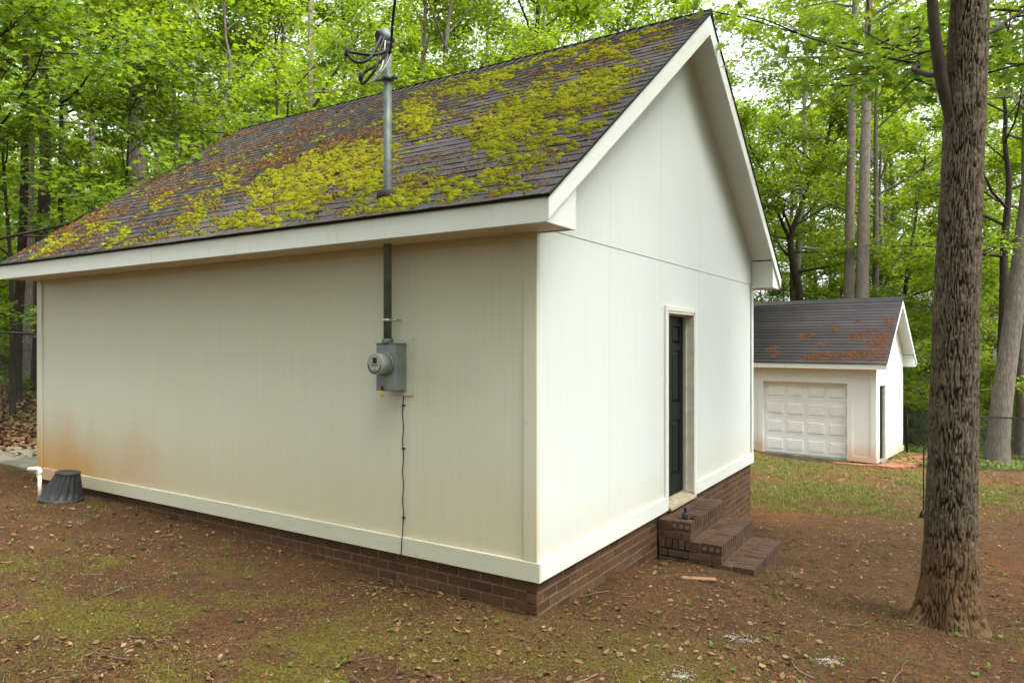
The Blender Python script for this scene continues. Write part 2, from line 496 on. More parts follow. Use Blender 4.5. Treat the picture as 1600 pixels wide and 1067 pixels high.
# ------------------------------------------------------------------ ground
def graded(lo, hi, f0, f1, step, grow):
    a = list(np.arange(f0, f1 + 1e-6, step))
    s = step
    while a[-1] < hi: s *= grow; a.append(a[-1] + s)
    s = step; b = []
    c = f0
    while c > lo: s *= grow; c -= s; b.append(c)
    return np.array(b[::-1] + a)

PATHC = wpt(1390, 19.5)
def moss_mask(x, y):
    m = sstep(0.36, 0.53, fbm(x * 0.75 + 4, y * 0.75, 21, 4) + 0.25 * (fbm(x * 5, y * 5, 5, 2) - 0.5))
    near = np.exp(-(((x + 1.6) / 4.2) ** 2 + ((y + 2.0) / 1.25) ** 2)) + 0.55 * np.exp(-(((x - 1.2) / 0.9) ** 2 + ((y + 0.9) / 0.8) ** 2))
    return m * np.clip(near * 1.6, 0, 1)
def clay_mask(x, y):
    return np.clip(sstep(0.40, 0.60, fbm(x * 0.30 + 9, y * 0.30, 33, 3)) * sstep(1.0, 6, y) + 0.9 * np.exp(-(((x - 0.5) / 1.3) ** 2 + ((y - 15.3) / 1.0) ** 2)), 0, 1)
def lawn_mask(x, y):
    m = sstep(0.44, 0.60, 0.6 * fbm(x * 0.45 + 2, y * 0.45 + 7, 55, 3) + 0.4 * fbm(x * 1.9, y * 1.9, 57, 3))
    yn = y + 4.0 * (fbm(x * 0.4, y * 0.4, 58, 3) - 0.5)
    band = sstep(6.5, 10.5, yn) * sstep(17.6, 15.5, y) * sstep(-8, -4, x)
    return m * band
def wood_mask(x, y):
    return np.clip(sstep(-9.6, -11.5, x) + sstep(19.5, 23, y) + sstep(5.5, 8.5, x), 0, 1)

gxs = graded(-170, 170, -8.5, 4.8, 0.045, 1.10)
gys = graded(-60, 220, -3.2, 4.2, 0.045, 1.085)
GX, GY = np.meshgrid(gxs, gys)
gxf, gyf = GX.ravel(), GY.ravel()
GZ = gz(gxf, gyf)
micro = (fbm(gxf * 14, gyf * 14, 71, 3) - 0.5) * 0.022 + (vnoise(gxf * 40, gyf * 40, 72) - 0.5) * 0.009
GZ = GZ + micro + moss_mask(gxf, gyf) * 0.012
idx = np.arange(len(gxf)).reshape(GX.shape)
Q = np.stack([idx[:-1, :-1], idx[:-1, 1:], idx[1:, 1:], idx[1:, :-1]], -1).reshape(-1, 4)
gme = npmesh('ground', np.stack([gxf, gyf, GZ], 1), [Q], True,
             {'moss': moss_mask(gxf, gyf), 'clay': clay_mask(gxf, gyf), 'lawn': lawn_mask(gxf, gyf), 'wood': wood_mask(gxf, gyf)})
n = NT('earth', 0.95, 0.15)
p_ = n.pos()
a1 = n.noise(p_, 1.1, 5, 0.6); a2 = n.noise(p_, 7, 5, 0.65); a3 = n.noise(p_, 60, 4, 0.7); a4 = n.noise(p_, 24, 4, 0.7)
c_ = n.ramp(a1, [(0.3, (0.068, 0.033, 0.011)), (0.5, (0.105, 0.052, 0.018)), (0.72, (0.150, 0.076, 0.027))])
c_ = n.mix(n.attr('clay'), c_, (0.205, 0.082, 0.030))
c_ = n.mix(n.ramp(a2, [(0.4, 0), (0.72, 0.75)]), c_, (0.055, 0.030, 0.014))
c_ = n.mix(n.ramp(a4, [(0.56, 0), (0.70, 0.6)]), c_, (0.19, 0.115, 0.058))
mo = n.math('MULTIPLY', n.attr('moss'), n.ramp(a4, [(0.32, 0.15), (0.58, 1)]))
c_ = n.mix(n.math('MULTIPLY', mo, 0.95), c_, n.mix(a2, (0.085, 0.082, 0.008), (0.155, 0.150, 0.010)))
c_ = n.mix(n.math('MULTIPLY', n.attr('lawn'), n.ramp(a4, [(0.35, 0.1), (0.6, 0.7)])), c_, (0.12, 0.125, 0.025))
c_ = n.mix(n.math('MULTIPLY', n.attr('wood'), 0.75), c_, n.mix(a4, (0.035, 0.024, 0.013), (0.13, 0.085, 0.045)))
c_ = n.mix(n.ramp(a3, [(0.42, 0.8), (0.56, 0)]), c_, (0.030, 0.017, 0.009))
c_ = n.mix(n.ramp(n.noise(p_, 95, 3, 0.7), [(0.58, 0), (0.68, 0.55)]), c_, (0.22, 0.135, 0.06))
n.col(c_); n.bump(n.math('ADD', a3, n.math('MULTIPLY', a4, 1.2)), 0.75, 0.02)
M['earth'] = n.m
ground = tag(link('ground', gme, M['earth']), 'bare reddish brown earth sloping round the white shed', 'ground', None, 'structure')

# ------------------------------------------------------------------ the white shed
SL, SD = 7.38, 6.09                 # length along -X, depth along +Y; near corner of the siding at the origin
EAVE, RAKE, RAKE_L = 0.41, 0.32, 0.10
ZF0, ZF1, ZR = 2.506, 2.672, 5.19
SLOPE = (ZR - ZF1) / (SD / 2 + EAVE)
shed = tag(empty('garden_shed'), 'large white panelled shed with mossy shingle roof, dark door and brick foundation', 'shed')

core = MB().box(-SL + 0.03, -0.22, 0.03, SD - 0.03, -1.2, 2.5)
core.build('wall_core', M['soffit'], shed)

# siding sheets, 4 ft wide, tiny open joints
GAP = 0.0007
def sheet(poly, axis, a, b, material, name='siding_panel', parent=shed):
    return MB().prism(poly, axis, a, b).build(name, material, parent)
W4 = 1.219
xs_ = [0.0]
while xs_[-1] - W4 > -SL + 0.3: xs_.append(xs_[-1] - W4)
xs_.append(-SL)
for a, b in zip(xs_[:-1], xs_[1:]):
    sheet([(b + GAP, 0.02), (a - GAP, 0.02), (a - GAP, ZF0 + 0.02), (b + GAP, ZF0 + 0.02)], 'y', 0.0, 0.016, M['wall_side'])
sheet([(-SL, 0.02), (-0.02, 0.02), (-0.02, 2.53), (-SL, 2.53)], 'y', SD - 0.016, SD, M['wall_side'])

ZS = 2.545                                         # joint between lower and upper sheets
DY0, DY1, DZ0, DZ1 = 2.60, 3.47, 0.035, 2.055      # door opening
ys_ = [0.0, W4, 2 * W4, 3 * W4, 4 * W4, SD]
for k in range(5):
    a, b = ys_[k] + (0.016 if k == 0 else GAP), ys_[k + 1] - GAP
    if k == 2:
        poly = [(a, 0.02), (DY0, 0.02), (DY0, DZ1), (DY1, DZ1), (DY1, 0.02), (b, 0.02), (b, ZS), (a, ZS)]
    else:
        poly = [(a, 0.02), (b, 0.02), (b, ZS), (a, ZS)]
    sheet(poly, 'x', -0.016, 0.0, M['wall_gable'])
def roof_z(y):                                      # underside of the roof deck
    return ZF1 - 0.03 + SLOPE * (min(y, SD - y) + EAVE)
for k in range(5):
    a, b = ys_[k] + GAP + (0.02 if k == 0 else 0), ys_[k + 1] - GAP - (0.02 if k == 4 else 0)
    top = [(b, roof_z(b)), (a, roof_z(a))]
    if a < SD / 2 < b: top = [(b, roof_z(b)), (SD / 2, roof_z(SD / 2)), (a, roof_z(a))]
    sheet([(a, ZS + 0.004), (b, ZS + 0.004)] + top, 'x', -0.012, 0.004, M['wall_gable'])
MB().box(-0.05, -0.013, 0.03, SD - 0.03, 2.2, 2.7).build('joint_flashing', M['dark_gap'], shed)
# far gable, plain
MB().prism([(0, 0.02), (SD, 0.02), (SD, 2.6), (SD / 2, roof_z(SD / 2)), (0, 2.6)], 'x', -SL, -SL + 0.016).build('siding_panel', M['wall_side'], shed)

# base trim, corner boards, frieze
MB().box(-SL - 0.025, 0.028, -0.028, -0.0015, 0.0, 0.142).build('base_trim', M['trim'], shed, bevel=0.003)
MB().box(0.0015, 0.027, 0.0, DY0 - 0.062, 0.001, 0.141).build('base_trim', M['fascia'], shed, bevel=0.003)
MB().box(0.0015, 0.027, DY1 + 0.062, SD + 0.02, 0.001, 0.141).build('base_trim', M['fascia'], shed, bevel=0.003)
MB().box(-0.112, 0.0012, -0.021, -0.0012, 0.144, ZF0 + 0.01).build('corner_board', M['wall_side'], shed, bevel=0.003)
MB().box(-SL - 0.02, -SL + 0.10, -0.021, -0.0012, 0.144, ZF0 + 0.01).build('corner_board', M['wall_side'], shed, bevel=0.003)
MB().box(0.005, 0.022, SD - 0.075, SD + 0.018, 0.143, 2.54).build('corner_board', M['wall_gable'], shed, bevel=0.003)
MB().box(-SL + 0.102, -0.115, -0.014, -0.0013, ZF0 - 0.048, ZF0 + 0.01).build('frieze_board', M['wall_side'], shed, bevel=0.002)

# eaves: fascia, soffit, return box at the gable
XR, XL = RAKE, -SL - RAKE_L
MB().box(XL, XR - 0.024, -EAVE, -EAVE + 0.022, ZF0 - 0.004, ZF1).build('fascia_board', M['fascia'], shed, bevel=0.002)
MB().box(XL, XR - 0.024, SD + EAVE - 0.022, SD + EAVE, ZF0 - 0.004, ZF1).build('fascia_board', M['fascia'], shed, bevel=0.002)
MB().box(XL + 0.01, XR - 0.03, -EAVE + 0.0225, -0.022, ZF0 + 0.004, ZF0 + 0.016).build('soffit', M['soffit'], shed)
MB().box(XL + 0.01, XR - 0.03, SD + 0.002, SD + EAVE - 0.0225, ZF0 + 0.004, ZF0 + 0.016).build('soffit', M['soffit'], shed)
RW = 0.20                                           # rake board, measured vertically
def rake(y0, y1, s):
    za, zb = ZF1, ZF1 + SLOPE * abs(y1 - y0)
    return MB().prism([(y0, za - RW + 0.045), (y0, za), (y1, zb), (y1, zb - RW - 0.02)] if s > 0 else
                      [(y0, za - RW + 0.045), (y1, zb - RW - 0.02), (y1, zb), (y0, za)], 'x', XR - 0.023, XR)
rake(-EAVE, SD / 2 - 0.001, 1).build('rake_board', M['fascia'], shed, bevel=0.002)
rake(SD + EAVE, SD / 2 + 0.001, -1).build('rake_board', M['fascia'], shed, bevel=0.002)
# boxed eave return: triangular closing boards in the plane just behind the rake board
for s in (0, 1):
    def Y(v): return v if s == 0 else SD - v
    pl = [(Y(-EAVE + 0.001), ZF0 - 0.004), (Y(0.0), ZF0 - 0.004), (Y(0.0), ZF1 + SLOPE * EAVE - 0.12), (Y(-EAVE + 0.001), ZF1 - 0.12)]
    MB().prism(pl, 'x', XR - 0.042, XR - 0.0245).build('eave_return', M['fascia'], shed, bevel=0.002)
    pl = [(Y(0.0), ZF0 - 0.002), (Y(0.018), ZF0 - 0.002), (Y(0.018), ZF1 + SLOPE * (EAVE + 0.018) - 0.10), (Y(0.0), ZF1 + SLOPE * EAVE - 0.10)]
    MB().prism(pl, 'x', 0.006, XR - 0.0245).build('eave_return', M['fascia'], shed)
# sloping soffits under the rake overhang
for s in (0, 1):
    def Y(v): return v if s == 0 else SD - v
    z = lambda v: ZF1 - 0.085 + SLOPE * (v + EAVE)
    pl = [(Y(0.02), z(0.02)), (Y(SD / 2), z(SD / 2)), (Y(SD / 2), z(SD / 2) + 0.012), (Y(0.02), z(0.02) + 0.012)]
    MB().prism(pl, 'x', 0.005, XR - 0.0235).build('rake_soffit', M['fascia'], shed)
    pl = [(Y(0.02), z(0.02) - 0.05), (Y(SD / 2), z(SD / 2) - 0.05), (Y(SD / 2), z(SD / 2) - 0.001), (Y(0.02), z(0.02) - 0.001)]
    MB().prism(pl, 'x', 0.005, 0.022).build('rake_frieze', M['fascia'], shed)

# roof deck and shingles
SA = math.atan(SLOPE)
CS, SN = math.cos(SA), math.sin(SA)
rb = MB()
rb.prism([(-EAVE - 0.012, ZF1 - 0.012), (SD / 2, ZR - 0.002), (SD + EAVE + 0.012, ZF1 - 0.012), (SD + EAVE + 0.012, ZF1 + 0.004), (SD / 2, ZR + 0.016), (-EAVE - 0.012, ZF1 + 0.004)], 'x', XL - 0.012, XR + 0.012)
roof = rb.build('roof', M['dark_gap'], shed)
SLEN = (SD / 2 + EAVE + 0.012) / CS
EXPO, TABW = 0.127, 0.305
def roof_pt(x, v, h=0.0, back=False):
    y = -EAVE - 0.012 + v * CS - h * SN
    z = ZF1 + 0.004 + v * SN + h * CS
    # the old roof sags a little between the gables
    t = (x - XL) / (XR - XL)
    z -= 0.012 * math.sin(math.pi * t) * math.sin(math.pi * min(1, max(0, v / SLEN)))
    return (x, SD - y if back else y, z)

rs = random.Random(4)
def tab_verts(w, seed):
    r = random.Random(seed)
    c = [r.uniform(-0.004, 0.006) for _ in range(4)]
    e = 0.0055; hw = w / 2 - 0.0022
    v = [(-hw, -0.014 + c[0], 0.003), (0, -0.012 + c[2] * .5, 0.002), (hw, -0.014 + c[1], 0.003),
         (-hw, -0.014 + c[0], 0.003 + e + max(0, c[3])), (0, -0.012 + c[2] * .5, 0.002 + e), (hw, -0.014 + c[1], 0.003 + e + max(0, c[2])),
         (-hw, EXPO + 0.01, 0.0015), (hw, EXPO + 0.01, 0.0015), (-hw, EXPO + 0.01, -0.004), (hw, EXPO + 0.01, -0.004)]
    f = [(3, 4, 1, 0), (4, 5, 2, 1), (3, 6, 7), (3, 7, 4), (4, 7, 5), (0, 8, 6, 3), (2, 5, 7, 9)]
    f = [(0, 1, 4, 3), (1, 2, 5, 4), (3, 4, 7, 6), (4, 5, 7), (0, 3, 6, 8), (2, 9, 7, 5)]
    return v, f
tabs = []
row = 0
v = 0.0
while v < SLEN - 0.05:
    off = (row % 2) * TABW / 2 + rs.uniform(-0.02, 0.02) + (row % 3) * 0.03
    x = XR + 0.014
    first = True
    while x > XL - 0.012:
        w = TABW if not first else max(0.07, TABW - (off % TABW))
        first = False
        w = min(w, x - (XL - 0.014))
        if w > 0.02: tabs.append((x - w / 2, v, w))
        x -= w
    row += 1
    v += EXPO
def dist_tab(t):
    p = roof_pt(t[0], t[1])
    return (p[0] - CAM[0]) ** 2 + (p[1] - CAM[1]) ** 2 + (p[2] - CAM[2]) ** 2
tabs.sort(key=dist_tab)
variants = []
for k in range(8):
    vv, ff = tab_verts(TABW, 100 + k)
    me = bpy.data.meshes.new('shingle'); me.from_pydata(vv, [], ff); me.update(); me.materials.append(M['shingle'])
    variants.append(me)
for k, (x, v, w) in enumerate(tabs[:300]):
    o = bpy.data.objects.new('shingle', variants[rs.randrange(8)])
    COL.objects.link(o); o.parent = roof
    o.location = roof_pt(x, v, 0.004 + rs.uniform(0, 0.002))
    o.rotation_euler = (SA + rs.uniform(-0.006, 0.004), rs.uniform(-0.004, 0.004), rs.uniform(-0.01, 0.01))
    o.scale = (w / TABW, 1, 1)
fv, f3, f4, fr = [], [], [], []
def field(tl, back):
    for (x, v, w) in tl:
        vv, ff = tab_verts(w, rs.randrange(9999))
        n0 = len(fv); rr = rs.random()
        for q in vv: fv.append(roof_pt(x + q[0], v + q[1], 0.004 + q[2], back)); fr.append(rr)
        for f in ff:
            g = tuple(i + n0 for i in (f if not back else f[::-1]))
            (f3 if len(g) == 3 else f4).append(g)
field(tabs[300:], False)
field(tabs, True)
fo = link('shingle_field', npmesh('shingle_field', fv, [f4, f3], False, {'rnd': fr}), M['shingle_f'], roof)
fo['kind'] = 'stuff'
rc = MB(); x = XR + 0.016; fvr = []
while x > XL:
    h = 0.016
    for s in (False, True):
        a = roof_pt(x, SLEN - 0.12, 0.012, s); b = roof_pt(x - 0.15, SLEN - 0.12, 0.006, s)
        ra = (x, SD / 2, ZR + 0.042); rb_ = (x - 0.15, SD / 2, ZR + 0.030)
        a2 = roof_pt(x, SLEN - 0.12, 0.022, s); 
        ra2 = (x, SD / 2, ZR + 0.058)
        rc.add([a, ra, rb_, b, a2, ra2], [(4, 5, 2, 3), (0, 1, 5, 4), (0, 4, 3)])
    x -= 0.135
rco = rc.mesh('ridge_cap')
at_ = rco.attributes.new('rnd', 'FLOAT', 'POINT')
link('ridge_cap', rco, M['shingle_f'], roof)

# door
MB().box(-0.145, 0.018, DY0, DY0 + 0.03, DZ0, DZ1).build('door_jamb', M['jamb'], shed)
MB().box(-0.145, 0.018, DY1 - 0.03, DY1, DZ0, DZ1).build('door_jamb', M['jamb'], shed)
MB().box(-0.145, 0.018, DY0, DY1, DZ1 - 0.03, DZ1 - 0.0005).build('door_head', M['jamb'], shed)
MB().box(-0.09, -0.07, DY0 + 0.0301, DY1 - 0.0301, DZ1 - 0.045, DZ1 - 0.0302).build('door_stop', M['jamb'], shed)
MB().box(-0.088, -0.068, DY1 - 0.045, DY1 - 0.0302, DZ0 + 0.03, DZ1 - 0.046).build('door_stop', M['jamb'], shed)
MB().box(0.001, 0.024, DY0 - 0.058, DY0 + 0.004, 0.0, DZ1 + 0.05).build('door_casing', M['fascia'], shed, bevel=0.003)
MB().box(0.001, 0.024, DY1 - 0.004, DY1 + 0.058, 0.0, DZ1 + 0.05).build('door_casing', M['fascia'], shed, bevel=0.003)
MB().box(0.001, 0.0235, DY0 + 0.0045, DY1 - 0.0045, DZ1 - 0.004, DZ1 + 0.048).build('door_casing', M['fascia'], shed, bevel=0.003)
MB().prism([(-0.17, 0.0), (0.05, -0.012), (0.05, 0.016), (-0.17, 0.05)], 'y', DY0 + 0.031, DY1 - 0.031).build('door_sill', M['wood_sill'], shed, bevel=0.003)
MB().box(-0.30, 0.0, DY0 - 0.06, DY1 + 0.06, -0.012, -0.001).build('sill_plate', M['dark_gap'], shed)
door = MB().box(-0.150, -0.128, DY0 + 0.0305, DY1 - 0.0305, 0.052, DZ1 - 0.0302).build('door', M['door_dark'], shed)
dw0, dw1 = DY0 + 0.0305, DY1 - 0.0305
zs6 = [(0.052, 0.27), (0.86, 1.06), (1.63, 1.71), (1.90, DZ1 - 0.0302)]   # rails
st_w = 0.115; mid = (dw0 + dw1) / 2
f = MB()
for a, b in ((dw0, dw0 + st_w), (mid - 0.055, mid + 0.055), (dw1 - st_w, dw1)): f.box(-0.1279, -0.112, a, b, 0.052, DZ1 - 0.0305)
f.build('door_stile', M['door_dark'], door, bevel=0.002)
f = MB()
for a, b in zs6:
    f.box(-0.1278, -0.1122, dw0 + st_w, mid - 0.055, a, b); f.box(-0.1278, -0.1122, mid + 0.055, dw1 - st_w, a, b)
f.build('door_rail', M['door_dark'], door, bevel=0.002)
for za, zb in ((0.27, 0.86), (1.06, 1.63), (1.71, 1.90)):
    for a, b in ((dw0 + st_w, mid - 0.055), (mid + 0.055, dw1 - st_w)):
        i = 0.035
        vv = [(-0.1275, a + 0.008, za + 0.008), (-0.1275, b - 0.008, za + 0.008), (-0.1275, b - 0.008, zb - 0.008), (-0.1275, a + 0.008, zb - 0.008),
              (-0.114, a + i, za + i), (-0.114, b - i, za + i), (-0.114, b - i, zb - i), (-0.114, a + i, zb - i)]
        MB().add(vv, [(0, 1, 5, 4), (1, 2, 6, 5), (2, 3, 7, 6), (3, 0, 4, 7), (4, 5, 6, 7)]).build('door_panel', M['door_dark'], door)

# foundation of single bricks
fd = MB().box(-SL + 0.02, -0.0155, 0.0155, SD - 0.02, -1.3, -0.0125).build('foundation', M['mortar'], shed)
BH, BL, JT = 0.066, 0.198, 0.011
bvar = {}
def brick_mesh(l, d, h, key):
    k = (round(l, 3), round(d, 3), round(h, 3), key)
    if k not in bvar:
        bvar[k] = MB().box(-l / 2, l / 2, -d / 2, d / 2, -h / 2, h / 2).mesh('brick', False, 0.0035, 0.0014, len(bvar))
    return bvar[k]
rb_ = random.Random(8)
def put_brick(parent, material, c, l, d, h, rz=0.0, name='brick', var=3):
    me = brick_mesh(l, d, h, rb_.randrange(var))
    if len(me.materials) == 0: me.materials.append(material)
    o = bpy.data.objects.new(name, me); COL.objects.link(o); o.parent = parent
    if me.materials[0] != material:
        o.material_slots[0].link = 'OBJECT'; o.material_slots[0].material = material
    o.location = c
    o.rotation_euler = (rb_.uniform(-.008, .008), rb_.uniform(-.006, .006), rz + rb_.uniform(-.006, .006))
    return o
for r in range(13):                                  # gable side
    z = -0.018 - BH / 2 - r * (BH + JT)
    y = -0.0 + (0.0 if r % 2 == 0 else -0.104)
    while y < SD:
        a, b = max(y, 0.0), min(y + BL, SD)
        if b - a > 0.04 and z + BH / 2 > gzf(0.02, (a + b) / 2) - 0.03 and not (2.40 < (a + b) / 2 < 3.50 and z < -0.06):
            put_brick(fd, M['brick'], (-0.012 - 0.045 + rb_.uniform(-.002, .002), (a + b) / 2, z), b - a, 0.09, BH, math.pi / 2)
        y += BL + JT
for r in range(6):                                   # long side
    z = -0.018 - BH / 2 - r * (BH + JT)
    x = -0.1025 - (0.0 if r % 2 == 0 else 0.104)
    while x > -SL:
        a, b = max(x - BL, -SL), x
        if b - a > 0.04 and z + BH / 2 > gzf((a + b) / 2, -0.02) - 0.03:
            put_brick(fd, M['brick'], ((a + b) / 2, 0.012 + 0.045 + rb_.uniform(-.002, .002), z), b - a, 0.09, BH, 0.0)
        x -= BL + JT
    a = -0.1025 + JT - (0.0 if r % 2 == 0 else 0.104)
    if r % 2 == 1 and z + BH / 2 > gzf(-0.1, -0.02) - 0.03:
        put_brick(fd, M['brick'], (-0.1565, 0.057, z), 0.09, 0.09, BH, 0.0)
ft = put_brick(fd, M['paver'], (-0.09, 0.035, -0.018 - BH * 3.5 - JT * 3 - 0.02), 0.22, 0.11, 0.06, 0.0)

# ------------------------------------------------------------------ brick steps
steps = tag(empty('brick_steps', (0.0, 2.95, -0.5)), 'three dark brick steps with on-edge treads under the shed door', 'steps')
S0, S1 = 2.37, 3.56
def sb(c, l, d, h, rz=0.0, name='brick'):
    return put_brick(steps, M['step_brick'], (c[0], c[1] - 2.95, c[2] + 0.5), l, d, h, rz, name)
treads = [(0.335, -0.036), (0.635, -0.216), (0.935, -0.392)]
mm = MB()
for k, (xf, zt) in enumerate(treads):
    mm.box(-0.005, xf - 0.012, S0 + 0.012 - 2.95, S1 - 0.012 - 2.95, -0.45 - 0.01 * k, zt - 0.013 + 0.5)
mm.build('mortar_bed', M['mortar'], steps)
NB = 17
pit = (S1 - S0) / NB
for k, (xf, zt) in enumerate(treads):
    for i in range(NB):                              # rowlock edge
        sb((xf - 0.099, S0 + pit * (i + 0.5), zt - 0.05 + rb_.uniform(-.0025, .0025)), 0.198, pit - 0.012, 0.10)
    back0 = 0.004 if k == 0 else treads[k - 1][0] + 0.003
    bw = xf - 0.198 - 0.012 - back0                  # filling course behind it
    y = S0
    while y < S1 - 0.02:
        l = min(0.198, S1 - y)
        sb((back0 + bw / 2, y + l / 2, zt - 0.034 + rb_.uniform(-.003, 0)), l, bw, 0.064, math.pi / 2)
        y += 0.209
    y = S0 - (0.1 if k % 2 else 0.0)
    while y < S1 - 0.02:                             # stretcher course under the nosing
        a, b = max(y, S0), min(y + 0.198, S1)
        if b - a > 0.03: sb((xf - 0.047, (a + b) / 2, zt - 0.11 - 0.033), b - a, 0.09, 0.066, math.pi / 2)
        y += 0.209
def side(x0, x1, zc, h):
    sb(((x0 + x1) / 2, S0 + 0.045, zc), x1 - x0 - 0.010, 0.09, h)
for yy in (0,):
    side(0.003, 0.065, -0.086, 0.096); side(0.068, 0.135, -0.086, 0.096)
    side(0.003, 0.052, -0.179, 0.066); side(0.052, 0.244, -0.179, 0.066)
    x = 0.003
    for w in (0.068, 0.072, 0.062, 0.070, 0.066, 0.093):
        side(x, x + w, -0.266, 0.092); x += w
    side(0.003, 0.098, -0.358, 0.07); side(0.098, 0.305, -0.358, 0.07); side(0.305, 0.54, -0.358, 0.07); side(0.54, 0.70, -0.43, 0.07)
    side(0.003, 0.19, -0.44, 0.07); side(0.19, 0.40, -0.44, 0.07); side(0.40, 0.54, -0.44, 0.07)
for (xc, zc) in ((0.335 - 0.165, -0.086), (0.335 - 0.10, -0.086), (0.335 - 0.037, -0.086), (0.635 - 0.165, -0.266), (0.635 - 0.10, -0.266), (0.635 - 0.04, -0.266)):
    Mx = Matrix.Translation((xc, S0 + 0.002 - 2.95, zc + 0.5)) @ Matrix.Rotation(math.pi / 2, 4, 'X')
    MB().lathe([(0.019, -0.004), (0.019, 0.0045), (0.012, 0.003)], 12, Mx).build('core_hole', M['hole'], steps)

# small loose things on and by the steps
bx_, by_ = 0.235, 2.50
bot = tag(empty('spray_nozzle', (bx_, by_, -0.030)), 'small black plastic nozzle bottle standing on the top brick step', 'bottle')
MB().lathe([(0.030, 0.0), (0.032, 0.008), (0.031, 0.04), (0.022, 0.052), (0.013, 0.058)], 16).build('bottle_body', M['rubber'], bot, True)
MB().lathe([(0.0125, 0.0585), (0.0125, 0.085), (0.017, 0.087), (0.016, 0.108), (0.006, 0.112)], 12).build('cap', M['rubber'], bot, True)
hp = MB(); hp.tube([(0.075 + 0.032 * math.cos(a), 0.045 + 0.022 * math.sin(a), 0.008 + 0.006 * math.sin(a)) for a in np.linspace(0.3, 5.2, 14)], 0.008, 6)
tag(hp.build('hose_clip', M['rubber'], None, True, loc=(bx_, by_, -0.030)), 'bent black rubber hook lying on the top brick step', 'hook')
lx, ly = 0.62, 1.72
tag(MB().box(-0.15, 0.15, -0.028, 0.028, -0.012, 0.006).build('wood_scrap', M['lumber'], None, bevel=0.004, loc=(lx, ly, gzf(lx, ly) + 0.016), rot=(0.03, 0.04, 0.55)), 'flat reddish strip of wood lying on the earth before the steps', 'wood scrap')
lx, ly = 0.22, 1.95
tag(MB().box(-0.045, 0.045, -0.03, 0.03, -0.018, 0.018).build('brick_fragment', M['brick'], None, bevel=0.01, loc=(lx, ly, gzf(lx, ly) + 0.008), rot=(0.2, 0.1, 0.9)), 'broken red brick fragment on the earth beside the foundation', 'brick')

# ------------------------------------------------------------------ service mast and electric meter
PX, PY = -1.33, -0.125
ZB0, ZB1 = 1.335, 1.712
mast = tag(empty('service_mast', (PX, PY, ZB1)), 'weathered galvanised service mast rising through the mossy shed eave', 'mast')
def ml(p): return (p[0] - PX, p[1] - PY, p[2] - ZB1)
ZT = 4.16
MB().tube([(0, 0, 0.03), (0, 0, ZT - ZB1)], 0.0325, 18).build('conduit', M['galv'], mast, True)
MB().lathe([(0.044, 0.0), (0.046, 0.012), (0.046, 0.03), (0.040, 0.042)], 16).build('hub', M['galv'], mast, True)
zr = ZF1 + SLOPE * (EAVE + PY)                       # where the pipe meets the roof
MB().lathe([(0.090, zr - ZB1 - 0.03), (0.086, zr - ZB1 + 0.045), (0.060, zr - ZB1 + 0.060), (0.040, zr - ZB1 + 0.062)], 20, Matrix.Shear('XY', 4, (0, 0))).build('rubber_boot', M['rubber'], mast, True)
fl = MB()
for a, b in ((-0.17, 0.14),):
    pts = []
    for (dx, dv) in ((a, -0.21), (b, -0.16), (b - 0.02, 0.17), (a + 0.02, 0.17)):
        pts.append((dx, dv * CS, zr - ZB1 + 0.024 + dv * SN))
    fl.add(pts + [(p[0], p[1] + 0.003, p[2] - 0.006) for p in pts], [(0, 1, 2, 3), (4, 7, 6, 5), (0, 4, 5, 1), (1, 5, 6, 2), (2, 6, 7, 3), (3, 7, 4, 0)])
fl.build('flashing', M['lead'], mast)
zc = 3.84 - ZB1
cl = MB().lathe([(0.041, zc - 0.018), (0.050, zc - 0.016), (0.050, zc + 0.016), (0.041, zc + 0.018)], 16)
cl.tube([(0.03, 0, zc), (0.10, 0, zc)], 0.012, 8); cl.tube([(-0.03, -0.01, zc), (-0.105, -0.02, zc)], 0.014, 8)
cl.tube([(0.085, 0, zc - 0.02), (0.085, 0, zc + 0.02)], 0.018, 8)
cl.build('roof_clamp', M['galv'], mast, True)
zc = 1.90 - ZB1
cl = MB().lathe([(0.039, zc - 0.011), (0.043, zc - 0.010), (0.043, zc + 0.010), (0.039, zc + 0.011)], 16)
cl.tube([(0.035, 0.0, zc), (0.085, 0.02, zc)], 0.010, 8); cl.tube([(0.0, 0.03, zc), (0.06, 0.10, zc)], 0.008, 6)
cl.build('wall_strap', M['steel'], mast, True)
# weatherhead: a hooded dome leaning to the far side
Mh = Matrix.Translation((0.0, 0, ZT - ZB1 + 0.0)) @ Matrix.Rotation(math.radians(-46), 4, 'Y')
hd = MB().lathe([(0.030, -0.05), (0.046, -0.04), (0.056, 0.0), (0.064, 0.02), (0.066, 0.045), (0.054, 0.075), (0.030, 0.092), (0.008, 0.097)], 20, Mh)
hd.build('weatherhead', M['galv'], mast, True)
nv = Vector((-RGT[0] * 0.8 - FWD[0] * 0.55, -RGT[1] * 0.8 - FWD[1] * 0.55, -0.35)).normalized()
Mi = Matrix.Translation(Mh @ Vector((0, 0, 0.035)) + nv * 0.036) @ nv.to_track_quat('Z', 'Y').to_matrix().to_4x4()
MB().lathe([(0.050, 0.0), (0.053, 0.026), (0.047, 0.032)], 16, Mi).build('wire_plate', M['rubber'], mast, True)
Mb = Matrix.Translation((0, 0, ZT - ZB1 - 0.05))
MB().lathe([(0.040, -0.018), (0.046, -0.016), (0.046, 0.016), (0.040, 0.018)], 16, Mb).build('collar', M['galv'], mast, True)

